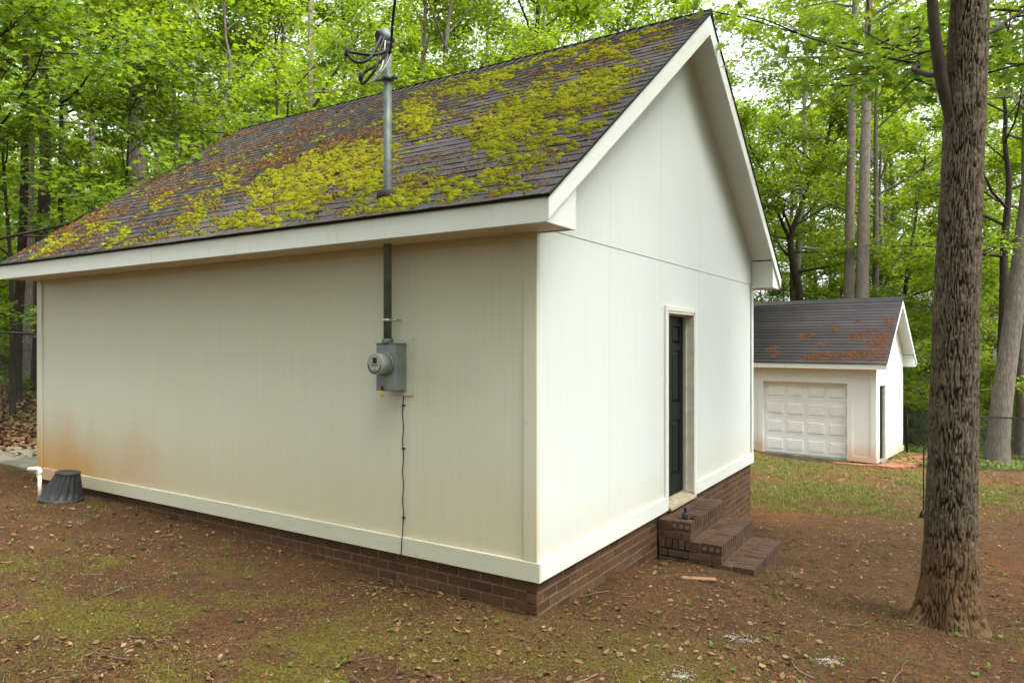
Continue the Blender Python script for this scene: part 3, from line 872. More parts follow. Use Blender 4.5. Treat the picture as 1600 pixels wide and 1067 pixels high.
# loose conductors, kept at the mast's own distance
D0 = 5.70
def wp(px, py, d=D0): return wpt3(px, py, d)
def smooth_pts(P, nseg=8):
    P = [Vector(p) for p in P]; out = []
    for i in range(len(P) - 1):
        p0 = P[max(i - 1, 0)]; p1 = P[i]; p2 = P[i + 1]; p3 = P[min(i + 2, len(P) - 1)]
        for k in range(nseg):
            t = k / nseg
            out.append(0.5 * ((2 * p1) + (-p0 + p2) * t + (2 * p0 - 5 * p1 + 4 * p2 - p3) * t * t + (-p0 + 3 * p1 - 3 * p2 + p3) * t ** 3))
    out.append(P[-1]); return out
def wire(name, P, r, material, label=None, cat=None, group=None):
    o = MB().tube(smooth_pts(P), r, 7).build(name, material, None, True)
    return tag(o, label, cat, group)
wire('conductor_wire', [wp(596, 58, 5.62), wp(586, 78, 5.55), wp(577, 92, 5.50), wp(562, 98, 5.48), wp(549, 92, 5.48), wp(543, 82, 5.48), wp(556, 83, 5.5), wp(580, 86, 5.52), wp(600, 82, 5.56), wp(609, 72, 5.58)], 0.013, M['cable'],
     'thick black wire looping widest out of the weatherhead', 'wire')
wire('conductor_wire', [wp(600, 60, 5.62), wp(592, 85, 5.55), wp(588, 105, 5.5), wp(578, 120, 5.5), wp(567, 131, 5.5), wp(564, 122, 5.5), wp(570, 113, 5.52), wp(586, 103, 5.54), wp(600, 90, 5.56), wp(611, 70, 5.58)], 0.012, M['cable'],
     'thin black wire looping down to a taped splice beside the mast', 'wire')
wire('neutral_wire', [wp(602, 64, 5.62), wp(599, 95, 5.56), wp(594, 110, 5.52), wp(580, 129, 5.5), wp(590, 120, 5.52), wp(603, 103, 5.55), wp(611, 86, 5.58)], 0.008, M['cable_bare'],
     'bare grey wire hanging below the weatherhead', 'wire')
for px, py, L in ((542, 82, 'taped black splice at the widest wire loop'), (564, 120, 'taped black splice at the lower wire loop')):
    p = wp(px, py, 5.48)
    Mx = Matrix.Translation(p) @ Matrix.Rotation(0.3, 4, 'Y')
    tag(MB().lathe([(0.010, -0.034), (0.017, -0.026), (0.019, 0.0), (0.017, 0.026), (0.009, 0.034)], 10, Mx).build('wire_splice', M['cable'], None, True), L, 'splice')
p0 = Vector(wp(607, 96, 5.60)); e1 = Vector(wp(613, 40, 5.35)); 
x1, y1 = CAM[:2] + RGT * 3.0 - FWD * 10
end = Vector((float(x1), float(y1), 9.3))
pts = [p0, Vector(wp(610, 78, 5.58)), Vector(wp(613, 45, 5.50)), Vector(wp(617, 2, 5.28))]
last = pts[-1]
for t in (0.2, 0.5, 1.0):
    q = last.lerp(end, t); q.z -= 1.1 * t * (1 - t); pts.append(q)
wire('service_cable', pts, 0.011, M['cable'], 'black service cable running overhead from the mast', 'cable')

mb = tag(empty('electric_meter', (PX, 0, ZB0)), 'grey electric meter box with round meter on the side wall', 'meter')
hgt = ZB1 - ZB0
MB().box(-0.05, 0.170, -0.016, -0.0015, -0.045, hgt + 0.05).build('backing_board', M['board'], mb, bevel=0.002)
MB().box(-0.105, 0.105, -0.145, -0.0165, 0.0, hgt - 0.004).build('meter_box', M['meter_grey'], mb, bevel=0.004)
MB().box(-0.109, 0.109, -0.152, -0.0165, hgt - 0.004, hgt + 0.006).build('box_lid', M['meter_grey'], mb, bevel=0.002)
MB().box(-0.100, 0.100, -0.149, -0.1453, 0.008, hgt - 0.010).build('box_cover', M['meter_grey'], mb, bevel=0.0015)
Mm = Matrix.Translation((-0.005, -0.149, hgt * 0.57)) @ Matrix.Rotation(math.pi / 2, 4, 'X')
MB().lathe([(0.098, 0.0), (0.098, 0.012), (0.092, 0.016)], 28, Mm).build('meter_ring', M['meter_grey'], mb, True)
mt = MB().lathe([(0.088, 0.0165), (0.086, 0.10), (0.083, 0.118)], 28, Mm).build('meter', M['meter_white'], mb, True)
Mf = Mm @ Matrix.Translation((0, 0, 0.1185))
MB().lathe([(0.079, 0.0), (0.079, 0.002)], 28, Mf).build('dial_face', M['meter_white'], mt)
for args, mm_, nm in (((-0.020, 0.024, 0.006, 0.052), 'rubber', 'display'), ((-0.034, 0.036, -0.012, -0.005), 'rubber', 'dial_mark'), ((-0.018, 0.018, -0.052, -0.046), 'rubber', 'dial_mark')):
    a, b, c, d = args
    q = [Mf @ Vector(v) for v in ((a, c, 0.0032), (b, c, 0.0032), (b, d, 0.0032), (a, d, 0.0032), (a, c, 0.0022), (b, c, 0.0022), (b, d, 0.0022), (a, d, 0.0022))]
    MB().add(q, [(0, 1, 2, 3), (4, 7, 6, 5), (0, 4, 5, 1), (1, 5, 6, 2), (2, 6, 7, 3), (3, 7, 4, 0)]).build(nm, M[mm_], mt)
arc = MB()
arc.tube([Mf @ Vector((0.066 * math.cos(a), 0.066 * math.sin(a), 0.003)) for a in np.linspace(math.pi * 1.02, math.pi * 1.98, 14)], 0.005, 5)
arc.build('dial_rim', M['rubber'], mt)
MB().box(-0.045, -0.020, -0.153, -0.1494, 0.0, 0.035).build('hasp', M['rubber'], mb)
MB().lathe([(0.004, -0.05), (0.013, -0.044), (0.014, -0.020), (0.006, -0.002)], 10, Matrix.Translation((-0.033, -0.149, 0.0))).build('seal_tag', M['yellow'], mb, True)
gp = []
for k, z in enumerate(np.linspace(ZB0 - 0.002, -0.02, 22)):
    gp.append((PX + 0.062 + 0.006 * math.sin(k * 1.7) + 0.004 * k / 22, -0.012 - (0.024 if z < 0.17 else 0.0), z))
gw = tag(empty('ground_wire', (PX + 0.06, -0.02, 0.0)), 'thin dark wire clipped down the side wall below the meter', 'wire')
MB().tube(gp, 0.0042, 6).build('wire', M['cable'], gw, True).location = (-(PX + 0.06), 0.02, 0)
for z in (1.21, 0.86, 0.30):
    MB().box(-0.006, 0.020, 0.003, 0.019, z - 0.006, z + 0.006).build('clip', M['cable'], gw)

# ------------------------------------------------------------------ pot and pipe by the far corner
px_, py_ = -6.05, -0.36
pz = gzf(px_, py_)
pot = tag(empty('planter_pot', (px_, py_, pz + 0.02)), 'black ribbed plastic planter upside down against the stained shed wall', 'planter')
Mt = Matrix.Rotation(math.radians(7), 4, Vector((FWD[0], FWD[1], 0)))
Mt = Mt @ Matrix(((1, 0, 0.13 * RGT[0], 0), (0, 1, 0.13 * RGT[1], 0), (0, 0, 1, 0), (0, 0, 0, 1)))
star = lambda k, i: (1 + (0.05 if (k % 6) < 3 else -0.045)) if 3 <= i <= 6 else 1
MB().lathe([(0.205, -0.02), (0.21, 0.0), (0.208, 0.03), (0.196, 0.04), (0.178, 0.10), (0.150, 0.19), (0.126, 0.27), (0.122, 0.29), (0.127, 0.30), (0.127, 0.31)], 96, Mt, star).build('pot_body', M['pot'], pot, True)
MB().lathe([(0.214, -0.03), (0.224, -0.02), (0.226, 0.014), (0.212, 0.026)], 48, Mt).build('pot_rim', M['pot'], pot, True)
px_, py_ = -6.42, -0.42
pz = gzf(px_, py_)
pp = tag(empty('vent_pipe', (px_, py_, pz)), 'white plastic pipe with elbow standing beside the black planter', 'pipe')
MB().tube([(0, 0, -0.06), (0, 0, 0.285)], 0.021, 14).build('pipe', M['pvc'], pp, True)
MB().tube(smooth_pts([(0, 0, 0.262), (0, 0, 0.295), (-0.012, -0.008, 0.318), (-0.045, -0.027, 0.322)], 5), 0.027, 14).build('elbow', M['pvc'], pp, True)
MB().tube([(-0.04, -0.024, 0.322), (-0.115, -0.072, 0.318)], 0.021, 14).build('pipe_end', M['pvc'], pp, True)
# concrete apron by the far gable
sl_ = MB().box(-12.0, -SL - 0.05, 0.2, 4.0, -0.6, 0.035)
tag(sl_.build('concrete_slab', M['concrete'], None, bevel=0.02), 'weathered concrete slab at the far end of the shed', 'slab', None, 'structure')

# ------------------------------------------------------------------ the small garage
GLX, GLY, GLZ = 0.511, 17.75, -1.64
GRZ = math.radians(-8.05)
gar = tag(empty('garage', (GLX, GLY, GLZ), GRZ), 'small white garage with panelled overhead door and rust-stained grey roof', 'garage')
def gl2w(x, y):
    c, s = math.cos(GRZ), math.sin(GRZ)
    return GLX + x * c - y * s, GLY + x * s + y * c
GL, GD = 4.3, 3.22
gE, gR = 0.30, 0.35
gF0, gF1, gZR = 2.625, 2.775, 4.655
gS = (gZR - gF1) / (GD / 2 + gE)
GX0, GX1, GZD = -3.18, -0.74, 2.20
MB().box(-GL + 0.03, -0.24, 0.26, GD - 0.03, -0.3, 2.6).build('wall_core', M['soffit'], gar)
# front: header, two side panels, jamb
for a, b in ((-GL, GX0), (GX1, -0.001)):
    MB().box(a, b, 0.0, 0.25, 0.0, gF0 + 0.02).build('siding_panel', M['wall_garage'], gar)
MB().box(GX0 + 0.001, GX1 - 0.001, 0.0, 0.25, GZD, gF0 + 0.02).build('siding_panel', M['wall_garage'], gar)
dy0, dy1, dzt = 0.26, 0.98, 2.16
def g_top(y): return gF1 - 0.03 + gS * (min(y, GD - y) + gE)
pl = [(0.0, 0.0), (dy0, 0.0), (dy0, dzt), (dy1, dzt), (dy1, 0.0), (GD, 0.0), (GD, 2.56), (0.0, 2.56)]
MB().prism(pl, 'x', 0.0, 0.016).build('siding_panel', M['wall_garage'], gar)
MB().prism([(0.0, 2.567), (GD, 2.567), (GD, g_top(GD)), (GD / 2, g_top(GD / 2)), (0.0, g_top(0.0))], 'x', 0.003, 0.020).build('siding_panel', M['wall_garage'], gar)
MB().box(-0.03, -0.002, 0.26, GD - 0.02, 2.3, 2.8).build('joint_flashing', M['dark_gap'], gar)
MB().box(-GL, 0.0, GD - 0.02, GD - 0.001, 0.0, 2.6).build('siding_panel', M['wall_garage'], gar)
MB().prism([(0.0, 0.0), (GD, 0.0), (GD, g_top(GD)), (GD / 2, g_top(GD / 2)), (0.0, g_top(0.0))], 'x', -GL - 0.012, -GL + 0.004).build('siding_panel', M['wall_garage'], gar)
# trim
MB().box(GX1 - 0.004, GX1 + 0.14, -0.024, -0.001, 0.0, GZD + 0.15).build('door_casing', M['wall_garage'], gar, bevel=0.004)
MB().box(GX0 - 0.14, GX0 + 0.004, -0.024, -0.001, 0.0, GZD + 0.15).build('door_casing', M['wall_garage'], gar, bevel=0.004)
MB().box(GX0 + 0.0045, GX1 - 0.0045, -0.023, -0.001, GZD - 0.004, GZD + 0.148).build('door_casing', M['wall_garage'], gar, bevel=0.004)
MB().box(-0.13, 0.018, -0.022, -0.001, 0.0, gF0).build('corner_board', M['wall_garage'], gar, bevel=0.003)
MB().box(GX1 + 0.142, -0.132, -0.026, -0.001, 0.0, 0.15).build('base_trim', M['wall_garage'], gar, bevel=0.003)
MB().box(-GL, GX0 - 0.142, -0.026, -0.001, 0.0, 0.15).build('base_trim', M['wall_garage'], gar, bevel=0.003)
MB().box(0.017, 0.042, dy1 + 0.062, GD + 0.01, 0.0, 0.16).build('base_trim', M['wall_garage'], gar, bevel=0.003)
MB().box(0.017, 0.042, 0.0, dy0 - 0.062, 0.0, 0.16).build('base_trim', M['wall_garage'], gar, bevel=0.003)
# overhead door: four sections with four raised panels each
gd = MB().box(GX0 + 0.001, GX1 - 0.001, 0.20, 0.235, 0.02, GZD - 0.001).build('garage_door', M['garage_door'], gar)
sh = (GZD - 0.03) / 4
for r in range(4):
    z0, z1 = 0.025 + r * sh, 0.025 + (r + 1) * sh - 0.004
    so = MB()
    so.box(GX0 + 0.002, GX1 - 0.002, 0.186, 0.1995, z0, z1)
    so.build('door_section', M['garage_door'], gd, bevel=0.004)
    pw = (GX1 - GX0) / 4
    for c in range(4):
        xa, xb = GX0 + pw * c + 0.075, GX0 + pw * (c + 1) - 0.075
        za, zb = z0 + 0.115, z1 - 0.125
        i1, i2 = 0.02, 0.05
        def ring(i, y): return [(xa + i, y, za + i), (xb - i, y, za + i), (xb - i, y, zb - i), (xa + i, y, zb - i)]
        vv = ring(0, 0.186) + ring(0.012, 0.160) + ring(i1, 0.1590) + ring(i1 + 0.016, 0.172) + ring(i2, 0.1590)
        ff = []
        for q in range(4):
            for k in range(4):
                ff.append((q * 4 + k, q * 4 + (k + 1) % 4, q * 4 + 4 + (k + 1) % 4, q * 4 + 4 + k))
        ff.append((16, 17, 18, 19))
        MB().add(vv, ff).build('raised_panel', M['garage_door'], gd)
MB().box(GX0 - 0.1, GX1 + 0.1, -0.06, 0.3, -0.1, 0.018).build('door_threshold', M['concrete'], gar)
# side door, recessed and dark
MB().box(-0.16, 0.018, dy0 + 0.0005, dy0 + 0.03, 0.03, dzt).build('door_jamb', M['jamb'], gar)
MB().box(-0.16, 0.018, dy1 - 0.03, dy1 - 0.0005, 0.03, dzt).build('door_jamb', M['jamb'], gar)
MB().box(-0.16, 0.018, dy0 + 0.0305, dy1 - 0.0305, dzt - 0.03, dzt - 0.0005).build('door_head', M['jamb'], gar)
for a, b in ((dy0 - 0.06, dy0 + 0.003), (dy1 - 0.003, dy1 + 0.06)):
    MB().box(0.0165, 0.040, a, b, 0.0, dzt + 0.06).build('door_casing', M['wall_garage'], gar, bevel=0.003)
MB().box(0.0165, 0.0395, dy0 + 0.0035, dy1 - 0.0035, dzt - 0.003, dzt + 0.058).build('door_casing', M['wall_garage'], gar, bevel=0.003)
sdoor = MB().box(-0.075, -0.045, dy0 + 0.0305, dy1 - 0.0305, 0.04, dzt - 0.0305).build('side_door', M['door_dark'], gar)
for z in (1.02, 1.16):
    MB().lathe([(0.028, 0.0), (0.028, 0.01), (0.013, 0.014), (0.013, 0.03), (0.030, 0.04), (0.030, 0.058), (0.014, 0.066)], 14,
               Matrix.Translation((-0.045, dy0 + 0.10, z)) @ Matrix.Rotation(math.pi / 2, 4, 'Y')).build('handle', M['steel'], sdoor, True)
MB().box(-0.2, 0.09, dy0, dy1, -0.05, 0.028).build('door_sill', M['concrete'], gar)
# eaves
gXR, gXL = gR, -GL - 0.3
MB().box(gXL, gXR - 0.024, -gE, -gE + 0.022, gF0 - 0.002, gF1).build('fascia_board', M['fascia'], gar)
MB().box(gXL, gXR - 0.024, GD + gE - 0.022, GD + gE, gF0 - 0.002, gF1).build('fascia_board', M['fascia'], gar)
MB().box(gXL, gXR - 0.03, -gE + 0.0225, -0.025, gF0 + 0.004, gF0 + 0.016).build('soffit', M['soffit'], gar)
MB().box(gXL, gXR - 0.03, GD + 0.001, GD + gE - 0.0225, gF0 + 0.004, gF0 + 0.016).build('soffit', M['soffit'], gar)
for s in (0, 1):
    def Y(v): return v if s == 0 else GD - v
    zt = lambda v: gF1 + gS * (v + gE)
    MB().prism([(Y(-gE), gF0 + 0.01), (Y(-gE), gF1), (Y(GD / 2 - 0.001), zt(GD / 2)), (Y(GD / 2 - 0.001), zt(GD / 2) - 0.22)], 'x', gXR - 0.023, gXR).build('rake_board', M['fascia'], gar)
    MB().prism([(Y(-gE + 0.001), gF0 - 0.002), (Y(0.0), gF0 - 0.002), (Y(0.0), zt(0) - 0.12), (Y(-gE + 0.001), gF1 - 0.12)], 'x', gXR - 0.042, gXR - 0.0245).build('eave_return', M['fascia'], gar)
    MB().prism([(Y(0.0), gF0 - 0.001), (Y(0.016), gF0 - 0.001), (Y(0.016), zt(0.016) - 0.1), (Y(0.0), zt(0) - 0.1)], 'x', 0.022, gXR - 0.0425).build('eave_return', M['fascia'], gar)
    MB().prism([(Y(0.02), zt(0.02) - 0.09), (Y(GD / 2), zt(GD / 2) - 0.09), (Y(GD / 2), zt(GD / 2) - 0.078), (Y(0.02), zt(0.02) - 0.078)], 'x', 0.021, gXR - 0.0235).build('rake_soffit', M['fascia'], gar)
groof = MB().prism([(-gE - 0.012, gF1 - 0.012), (GD / 2, gZR - 0.002), (GD + gE + 0.012, gF1 - 0.012), (GD + gE + 0.012, gF1 + 0.004), (GD / 2, gZR + 0.016), (-gE - 0.012, gF1 + 0.004)], 'x', gXL - 0.012, gXR + 0.012).build('roof', M['dark_gap'], gar)
gA = math.atan(gS); gC, gN = math.cos(gA), math.sin(gA)
gLen = (GD / 2 + gE + 0.012) / gC
def groof_pt(x, v, h=0.0, back=False):
    y = -gE - 0.012 + v * gC - h * gN; z = gF1 + 0.004 + v * gN + h * gC
    return (x, GD - y if back else y, z)
fv, f3, f4, fr = [], [], [], []
v = 0.0; row = 0
while v < gLen - 0.04:
    x = gXR + 0.014
    while x > gXL:
        a, b = gXR + 0.014, gXL - 0.01
        if a - b > 0.03:
            vv, ff = tab_verts(a - b, rs.randrange(9999)); rr = rs.random()
            vv = [(q[0], q[1], q[2] * 0.38) for q in vv]
            for bk in (False, True):
                n0 = len(fv)
                for q in vv: fv.append(groof_pt((a + b) / 2 + q[0], v + q[1], 0.004 + q[2], bk)); fr.append(rr)
                for f in ff:
                    g = tuple(i + n0 for i in (f if not bk else f[::-1])); (f3 if len(g) == 3 else f4).append(g)
        x = gXL - 1
    v += EXPO; row += 1
link('shingle_field', npmesh('shingle_field', fv, [f4, f3], False, {'rnd': fr}), M['shingle_g'], groof)['kind'] = 'stuff'
rcap = MB()
rcap.prism([(GD / 2 - 0.1, gZR - 0.075), (GD / 2, gZR + 0.045), (GD / 2 + 0.1, gZR - 0.075), (GD / 2 + 0.1, gZR - 0.06), (GD / 2, gZR + 0.062), (GD / 2 - 0.1, gZR - 0.06)], 'x', gXL - 0.012, gXR + 0.016)
link('ridge_cap', rcap.mesh('ridge_cap'), M['shingle_g'], groof)

# red brick path round the garage corner
gpath = tag(empty('brick_path', (GLX, GLY, GLZ), GRZ), 'red brick path laid round the corner of the small garage', 'path', None, 'structure')
pth = MB()
def gpz(x, y):
    wx, wy = gl2w(x, y); return gzf(wx, wy) - GLZ
cells = []
yy = -0.44
while yy < 3.3:
    wR = 0.62 + 0.10 * math.sin(yy * 1.3)
    xx = -0.98 if yy < -0.08 else 0.05
    k = int(round((yy + 0.44) / 0.105))
    xx -= 0.1 * (k % 2)
    while xx < wR:
        if not (yy > -0.08 and xx < 0.04): cells.append((xx, yy))
        xx += 0.205
    yy += 0.105
pb = random.Random(6)
for (xx, yy) in cells:
    z = max(gpz(xx + 0.1, yy + 0.05), -0.10)
    o = put_brick(gpath, M['paver'], (xx + 0.1 + pb.uniform(-.012, .012), yy + 0.05 + pb.uniform(-.008, .008), min(z, 0.02) + 0.012 + pb.uniform(-.012, .012)), 0.195, 0.095, 0.06, pb.uniform(-.07, .07))

# ------------------------------------------------------------------ chain link fences
def fence(name, pts, h, label, step=2.6):
    base = pts[0]
    f = tag(empty(name, (base[0], base[1], gzf(*base))), label, 'fence')
    ox, oy, oz = f.location
    rails = []; wires = MB()
    L = [0]
    for a, b in zip(pts[:-1], pts[1:]): L.append(L[-1] + math.hypot(b[0] - a[0], b[1] - a[1]))
    def at(s):
        s = min(max(s, 0), L[-1] - 1e-6)
        i = max(k for k in range(len(L) - 1) if L[k] <= s)
        t = (s - L[i]) / (L[i + 1] - L[i])
        x = pts[i][0] + (pts[i + 1][0] - pts[i][0]) * t; y = pts[i][1] + (pts[i + 1][1] - pts[i][1]) * t
        return x, y, float(gz0(x, y))
    npst = max(2, int(round(L[-1] / step)) + 1)
    for k in range(npst):
        x, y, z = at(L[-1] * k / (npst - 1))
        MB().tube([(x - ox, y - oy, z - oz - 0.2), (x - ox, y - oy, z - oz + h + 0.03), (x - ox, y - oy, z - oz + h + 0.06)], [0.032, 0.032, 0.012], 10).build('post', M['fence'], f, True)
    for k in range(npst - 1):
        a = at(L[-1] * k / (npst - 1)); b = at(L[-1] * (k + 1) / (npst - 1))
        MB().tube([(a[0] - ox, a[1] - oy, a[2] - oz + h - 0.01), (b[0] - ox, b[1] - oy, b[2] - oz + h - 0.01)], 0.021, 8).build('top_rail', M['fence'], f, True)
    V, Fq = [], []
    def rib(p, q, w):
        d = np.array(q) - np.array(p); ln = np.linalg.norm(d)
        if ln < 1e-6: return
        d = d / ln; u = np.cross(d, (0, 0, 1)); un = np.linalg.norm(u)
        u = u / un if un > 1e-6 else np.array((1, 0, 0)); v = np.cross(d, u)
        n0 = len(V)
        for e in (p, q):
            for k in range(3):
                a = k * 2.0944; V.append(np.array(e) + (u * math.cos(a) + v * math.sin(a)) * w)
        for k in range(3): Fq.append((n0 + k, n0 + (k + 1) % 3, n0 + 3 + (k + 1) % 3, n0 + 3 + k))
    s = -h; pitch = 0.075
    while s < L[-1]:
        for sg in (1, -1):
            s0, s1 = (s, s + h) if sg > 0 else (s + h, s)
            t0, t1 = 0.0, 1.0
            lo, hi = 0.0, L[-1]
            def S(t): return s0 + (s1 - s0) * t
            ts = [t for t in np.linspace(0, 1, 4) if lo - 1e-6 <= S(t) <= hi + 1e-6]
            if len(ts) >= 2:
                P = []
                for t in (ts[0], ts[-1]):
                    x, y, z = at(S(t)); P.append((x - ox, y - oy, z - oz + 0.03 + (h - 0.06) * t))
                rib(P[0], P[1], 0.0024)
        s += pitch
    wo = link('wire_mesh', npmesh('wire_mesh', V, [Fq]), M['fence'], f); wo['kind'] = 'stuff'
    return f
fence('chain_link_fence', [wpt(-420, 11.6), wpt(57, 12.9), wpt(330, 14.2)], 1.75, 'black chain link fence running into the woods behind the shed')
fence('chain_link_fence', [wpt(1417, 23.0), wpt(1600, 16.4), wpt(2050, 10.5)], 1.52, 'black chain link fence starting at the small garage', 4.2)

# shepherd hook with a small dark ornament behind the big tree
hx, hy = wpt(1443, 10.7); hz = gzf(hx, hy)
hk = tag(empty('garden_hook', (hx, hy, hz)), 'thin bent iron garden hook standing behind the big trunk', 'hook')
top = 1.716 - (694 - 536) / F_PX * 10.7 - hz
rp = [(0, 0, -0.15), (0.0, 0, top * 0.5), (0.003, 0, top - 0.10)] + [(0.003 + (0.085 - 0.085 * math.cos(a)) * RGT[0], (0.085 - 0.085 * math.cos(a)) * RGT[1], top - 0.10 + 0.085 * math.sin(a) * 1.1) for a in np.linspace(0.3, 2.6, 8)]
MB().tube(rp, 0.009, 8).build('rod', M['iron'], hk, True)
st = MB().lathe([(0.05, -0.02), (0.06, 0.02), (0.05, 0.07), (0.025, 0.10), (0.018, 0.12)], 10)
st.build('stake_base', M['iron'], hk, True)

# ------------------------------------------------------------------ moss and debris on the shed roof
rg = np.random.default_rng(12)
def roof_uv(px, py):
    d = RGT * ((px - 800) / F_PX) + FWD; dz = -(py - 536.0) / F_PX
    # plane: z = ZF1 + SLOPE * (y + EAVE)
    k = (ZF1 + SLOPE * (CAM[1] + EAVE) - CAM[2]) / (dz - SLOPE * d[1])
    x = CAM[0] + d[0] * k; y = CAM[1] + d[1] * k
    return x, (y + EAVE) / CS
# patches of living moss (as seen lying on the slope): column, row, half width, half height, tilt, strength
patches = [(765, 130, 75, 20, -0.30, .85), (865, 95, 60, 18, -0.30, .75), (1010, 55, 60, 14, -0.3, .7), (940, 85, 50, 16, -.3, .8), (810, 190, 85, 38, -0.55, 1.0), (900, 165, 85, 42, -0.55, 1.0),
           (660, 190, 40, 38, -0.5, .85), (560, 265, 60, 48, -0.5, 1.0), (470, 290, 90, 45, -0.45, 1.0), (720, 290, 110, 26, -0.15, .75), (640, 310, 60, 16, -.1, .8), (800, 262, 60, 28, -0.3, .6),
           (400, 340, 80, 22, -.15, .8), (290, 345, 70, 28, -.3, .6), (200, 360, 70, 25, -.3, .55), (110, 372, 70, 22, -.3, .6), (60, 392, 50, 9, -.1, .6), (340, 290, 80, 28, -.3, .45), (560, 330, 80, 14, -.1, .7), (960, 120, 45, 34, -.5, .85), (1030, 62, 40, 18, -.4, .7), (950, 180, 32, 34, -.5, .7), (880, 225, 50, 26, -.4, .65),
           (930, 215, 40, 26, -.5, .6), (860, 250, 28, 16, 0, .5), (700, 235, 60, 30, -.4, .35), (250, 320, 60, 25, -.35, .4), (620, 180, 50, 30, -.4, .5)]
def green(px, py):
    g = 0.0
    for cx, cy, rx, ry, a, s in patches:
        dx, dy = px - cx, py - cy
        rx = rx * 1.25 if False else rx
        u = dx * math.cos(a) + dy * math.sin(a); w = -dx * math.sin(a) + dy * math.cos(a)
        g = np.maximum(g, s * np.exp(-0.55 * ((u / rx) ** 2 + (w / ry) ** 2)))
    return g
def proj(x, y, z):
    d0 = x - CAM[0]; d1 = y - CAM[1]
    X = d0 * RGT[0] + d1 * RGT[1]; Yd = d0 * FWD[0] + d1 * FWD[1]
    return 800 + F_PX * X / Yd, 536 - F_PX * (z - CAM[2]) / Yd
NC = 150000
mx = rg.uniform(XL + 0.04, XR - 0.05, NC); mv = rg.uniform(0.02, SLEN - 0.1, NC)
my = -EAVE - 0.012 + mv * CS; mz = ZF1 + 0.004 + mv * SN
ppx, ppy = proj(mx, my, mz)
G = green(ppx, ppy)
# clumpy: ragged streaks running with the courses and down the slope
cl = 0.5 + 1.7 * (0.45 * fbm(mx * 2.4 + 1.4 * mv, mv * 2.6, 81, 3) + 0.55 * fbm(mx * 6 + 2.5 * mv, mv * 9, 82, 3) - 0.5)
prob = sstep(0.52, 0.74, (0.18 + 0.82 * G) * 0.50 + cl * 0.58)
keep = rg.random(NC) < prob * 0.24
mx, mv, G, cl = mx[keep], mv[keep], G[keep], cl[keep]
sz = (0.010 + 0.042 * rg.random(len(mx)) ** 2.0) * (0.45 + 0.85 * G)
NR = 7
ang = np.arange(NR) * 2 * np.pi / NR
prof = [(1.0, 0.0), (0.93, 0.34), (0.68, 0.74), (0.34, 0.95)]
tmpl = np.array([(r * np.cos(a), r * np.sin(a), h) for r, h in prof for a in ang] + [(0, 0, 1.02)])
fq = []; ft_ = []
for i in range(3):
    for k in range(NR): fq.append((i * NR + k, i * NR + (k + 1) % NR, (i + 1) * NR + (k + 1) % NR, (i + 1) * NR + k))
for k in range(NR): ft_.append((3 * NR + k, 3 * NR + (k + 1) % NR, 4 * NR))
fq = np.array(fq); ft_ = np.array(ft_)
nm = len(mx)
T = np.repeat(tmpl[None], nm, 0)
T = T * (1 + 0.16 * rg.standard_normal(T.shape))
ra = rg.uniform(0, 6.28, nm); sx = sz * rg.uniform(0.9, 1.8, nm); sy = sz * rg.uniform(0.7, 1.1, nm); shh = np.minimum(sz * rg.uniform(0.45, 0.8, nm), 0.026)
lx = T[:, :, 0] * sx[:, None]; ly = T[:, :, 1] * sy[:, None]; lz = T[:, :, 2] * shh[:, None]
c, s = np.cos(ra)[:, None] * 0.4 + 0.6, np.sin(ra)[:, None] * 0.4
ux = lx * c - ly * s; uv = lx * s + ly * c
base_h = 0.006
hh = lz + base_h
X_ = mx[:, None] + ux; V_ = mv[:, None] + uv
tt = np.clip((X_ - XL) / (XR - XL), 0, 1)
Y_ = -EAVE - 0.012 + V_ * CS - hh * SN
Z_ = ZF1 + 0.004 + V_ * SN + hh * CS - 0.012 * np.sin(np.pi * tt) * np.sin(np.pi * np.clip(V_ / SLEN, 0, 1))
MV = np.stack([X_, Y_, Z_], -1).reshape(-1, 3)
off = (np.arange(nm) * len(tmpl))[:, None, None]
col_ = np.clip(0.18 + 0.55 * G + 0.6 * (rg.random(nm) - 0.45) + 0.8 * (fbm(mx * 3, mv * 3, 88, 3) - 0.5), 0, 1)
moss_me = npmesh('roof_moss', MV, [(fq[None] + off).reshape(-1, 4), (ft_[None] + off).reshape(-1, 3)], True, {'rnd': np.repeat(col_, len(tmpl))})
tag(link('roof_moss', moss_me, M['moss']), 'bright yellow green cushion moss growing over the shed roof', 'moss', None, 'stuff')

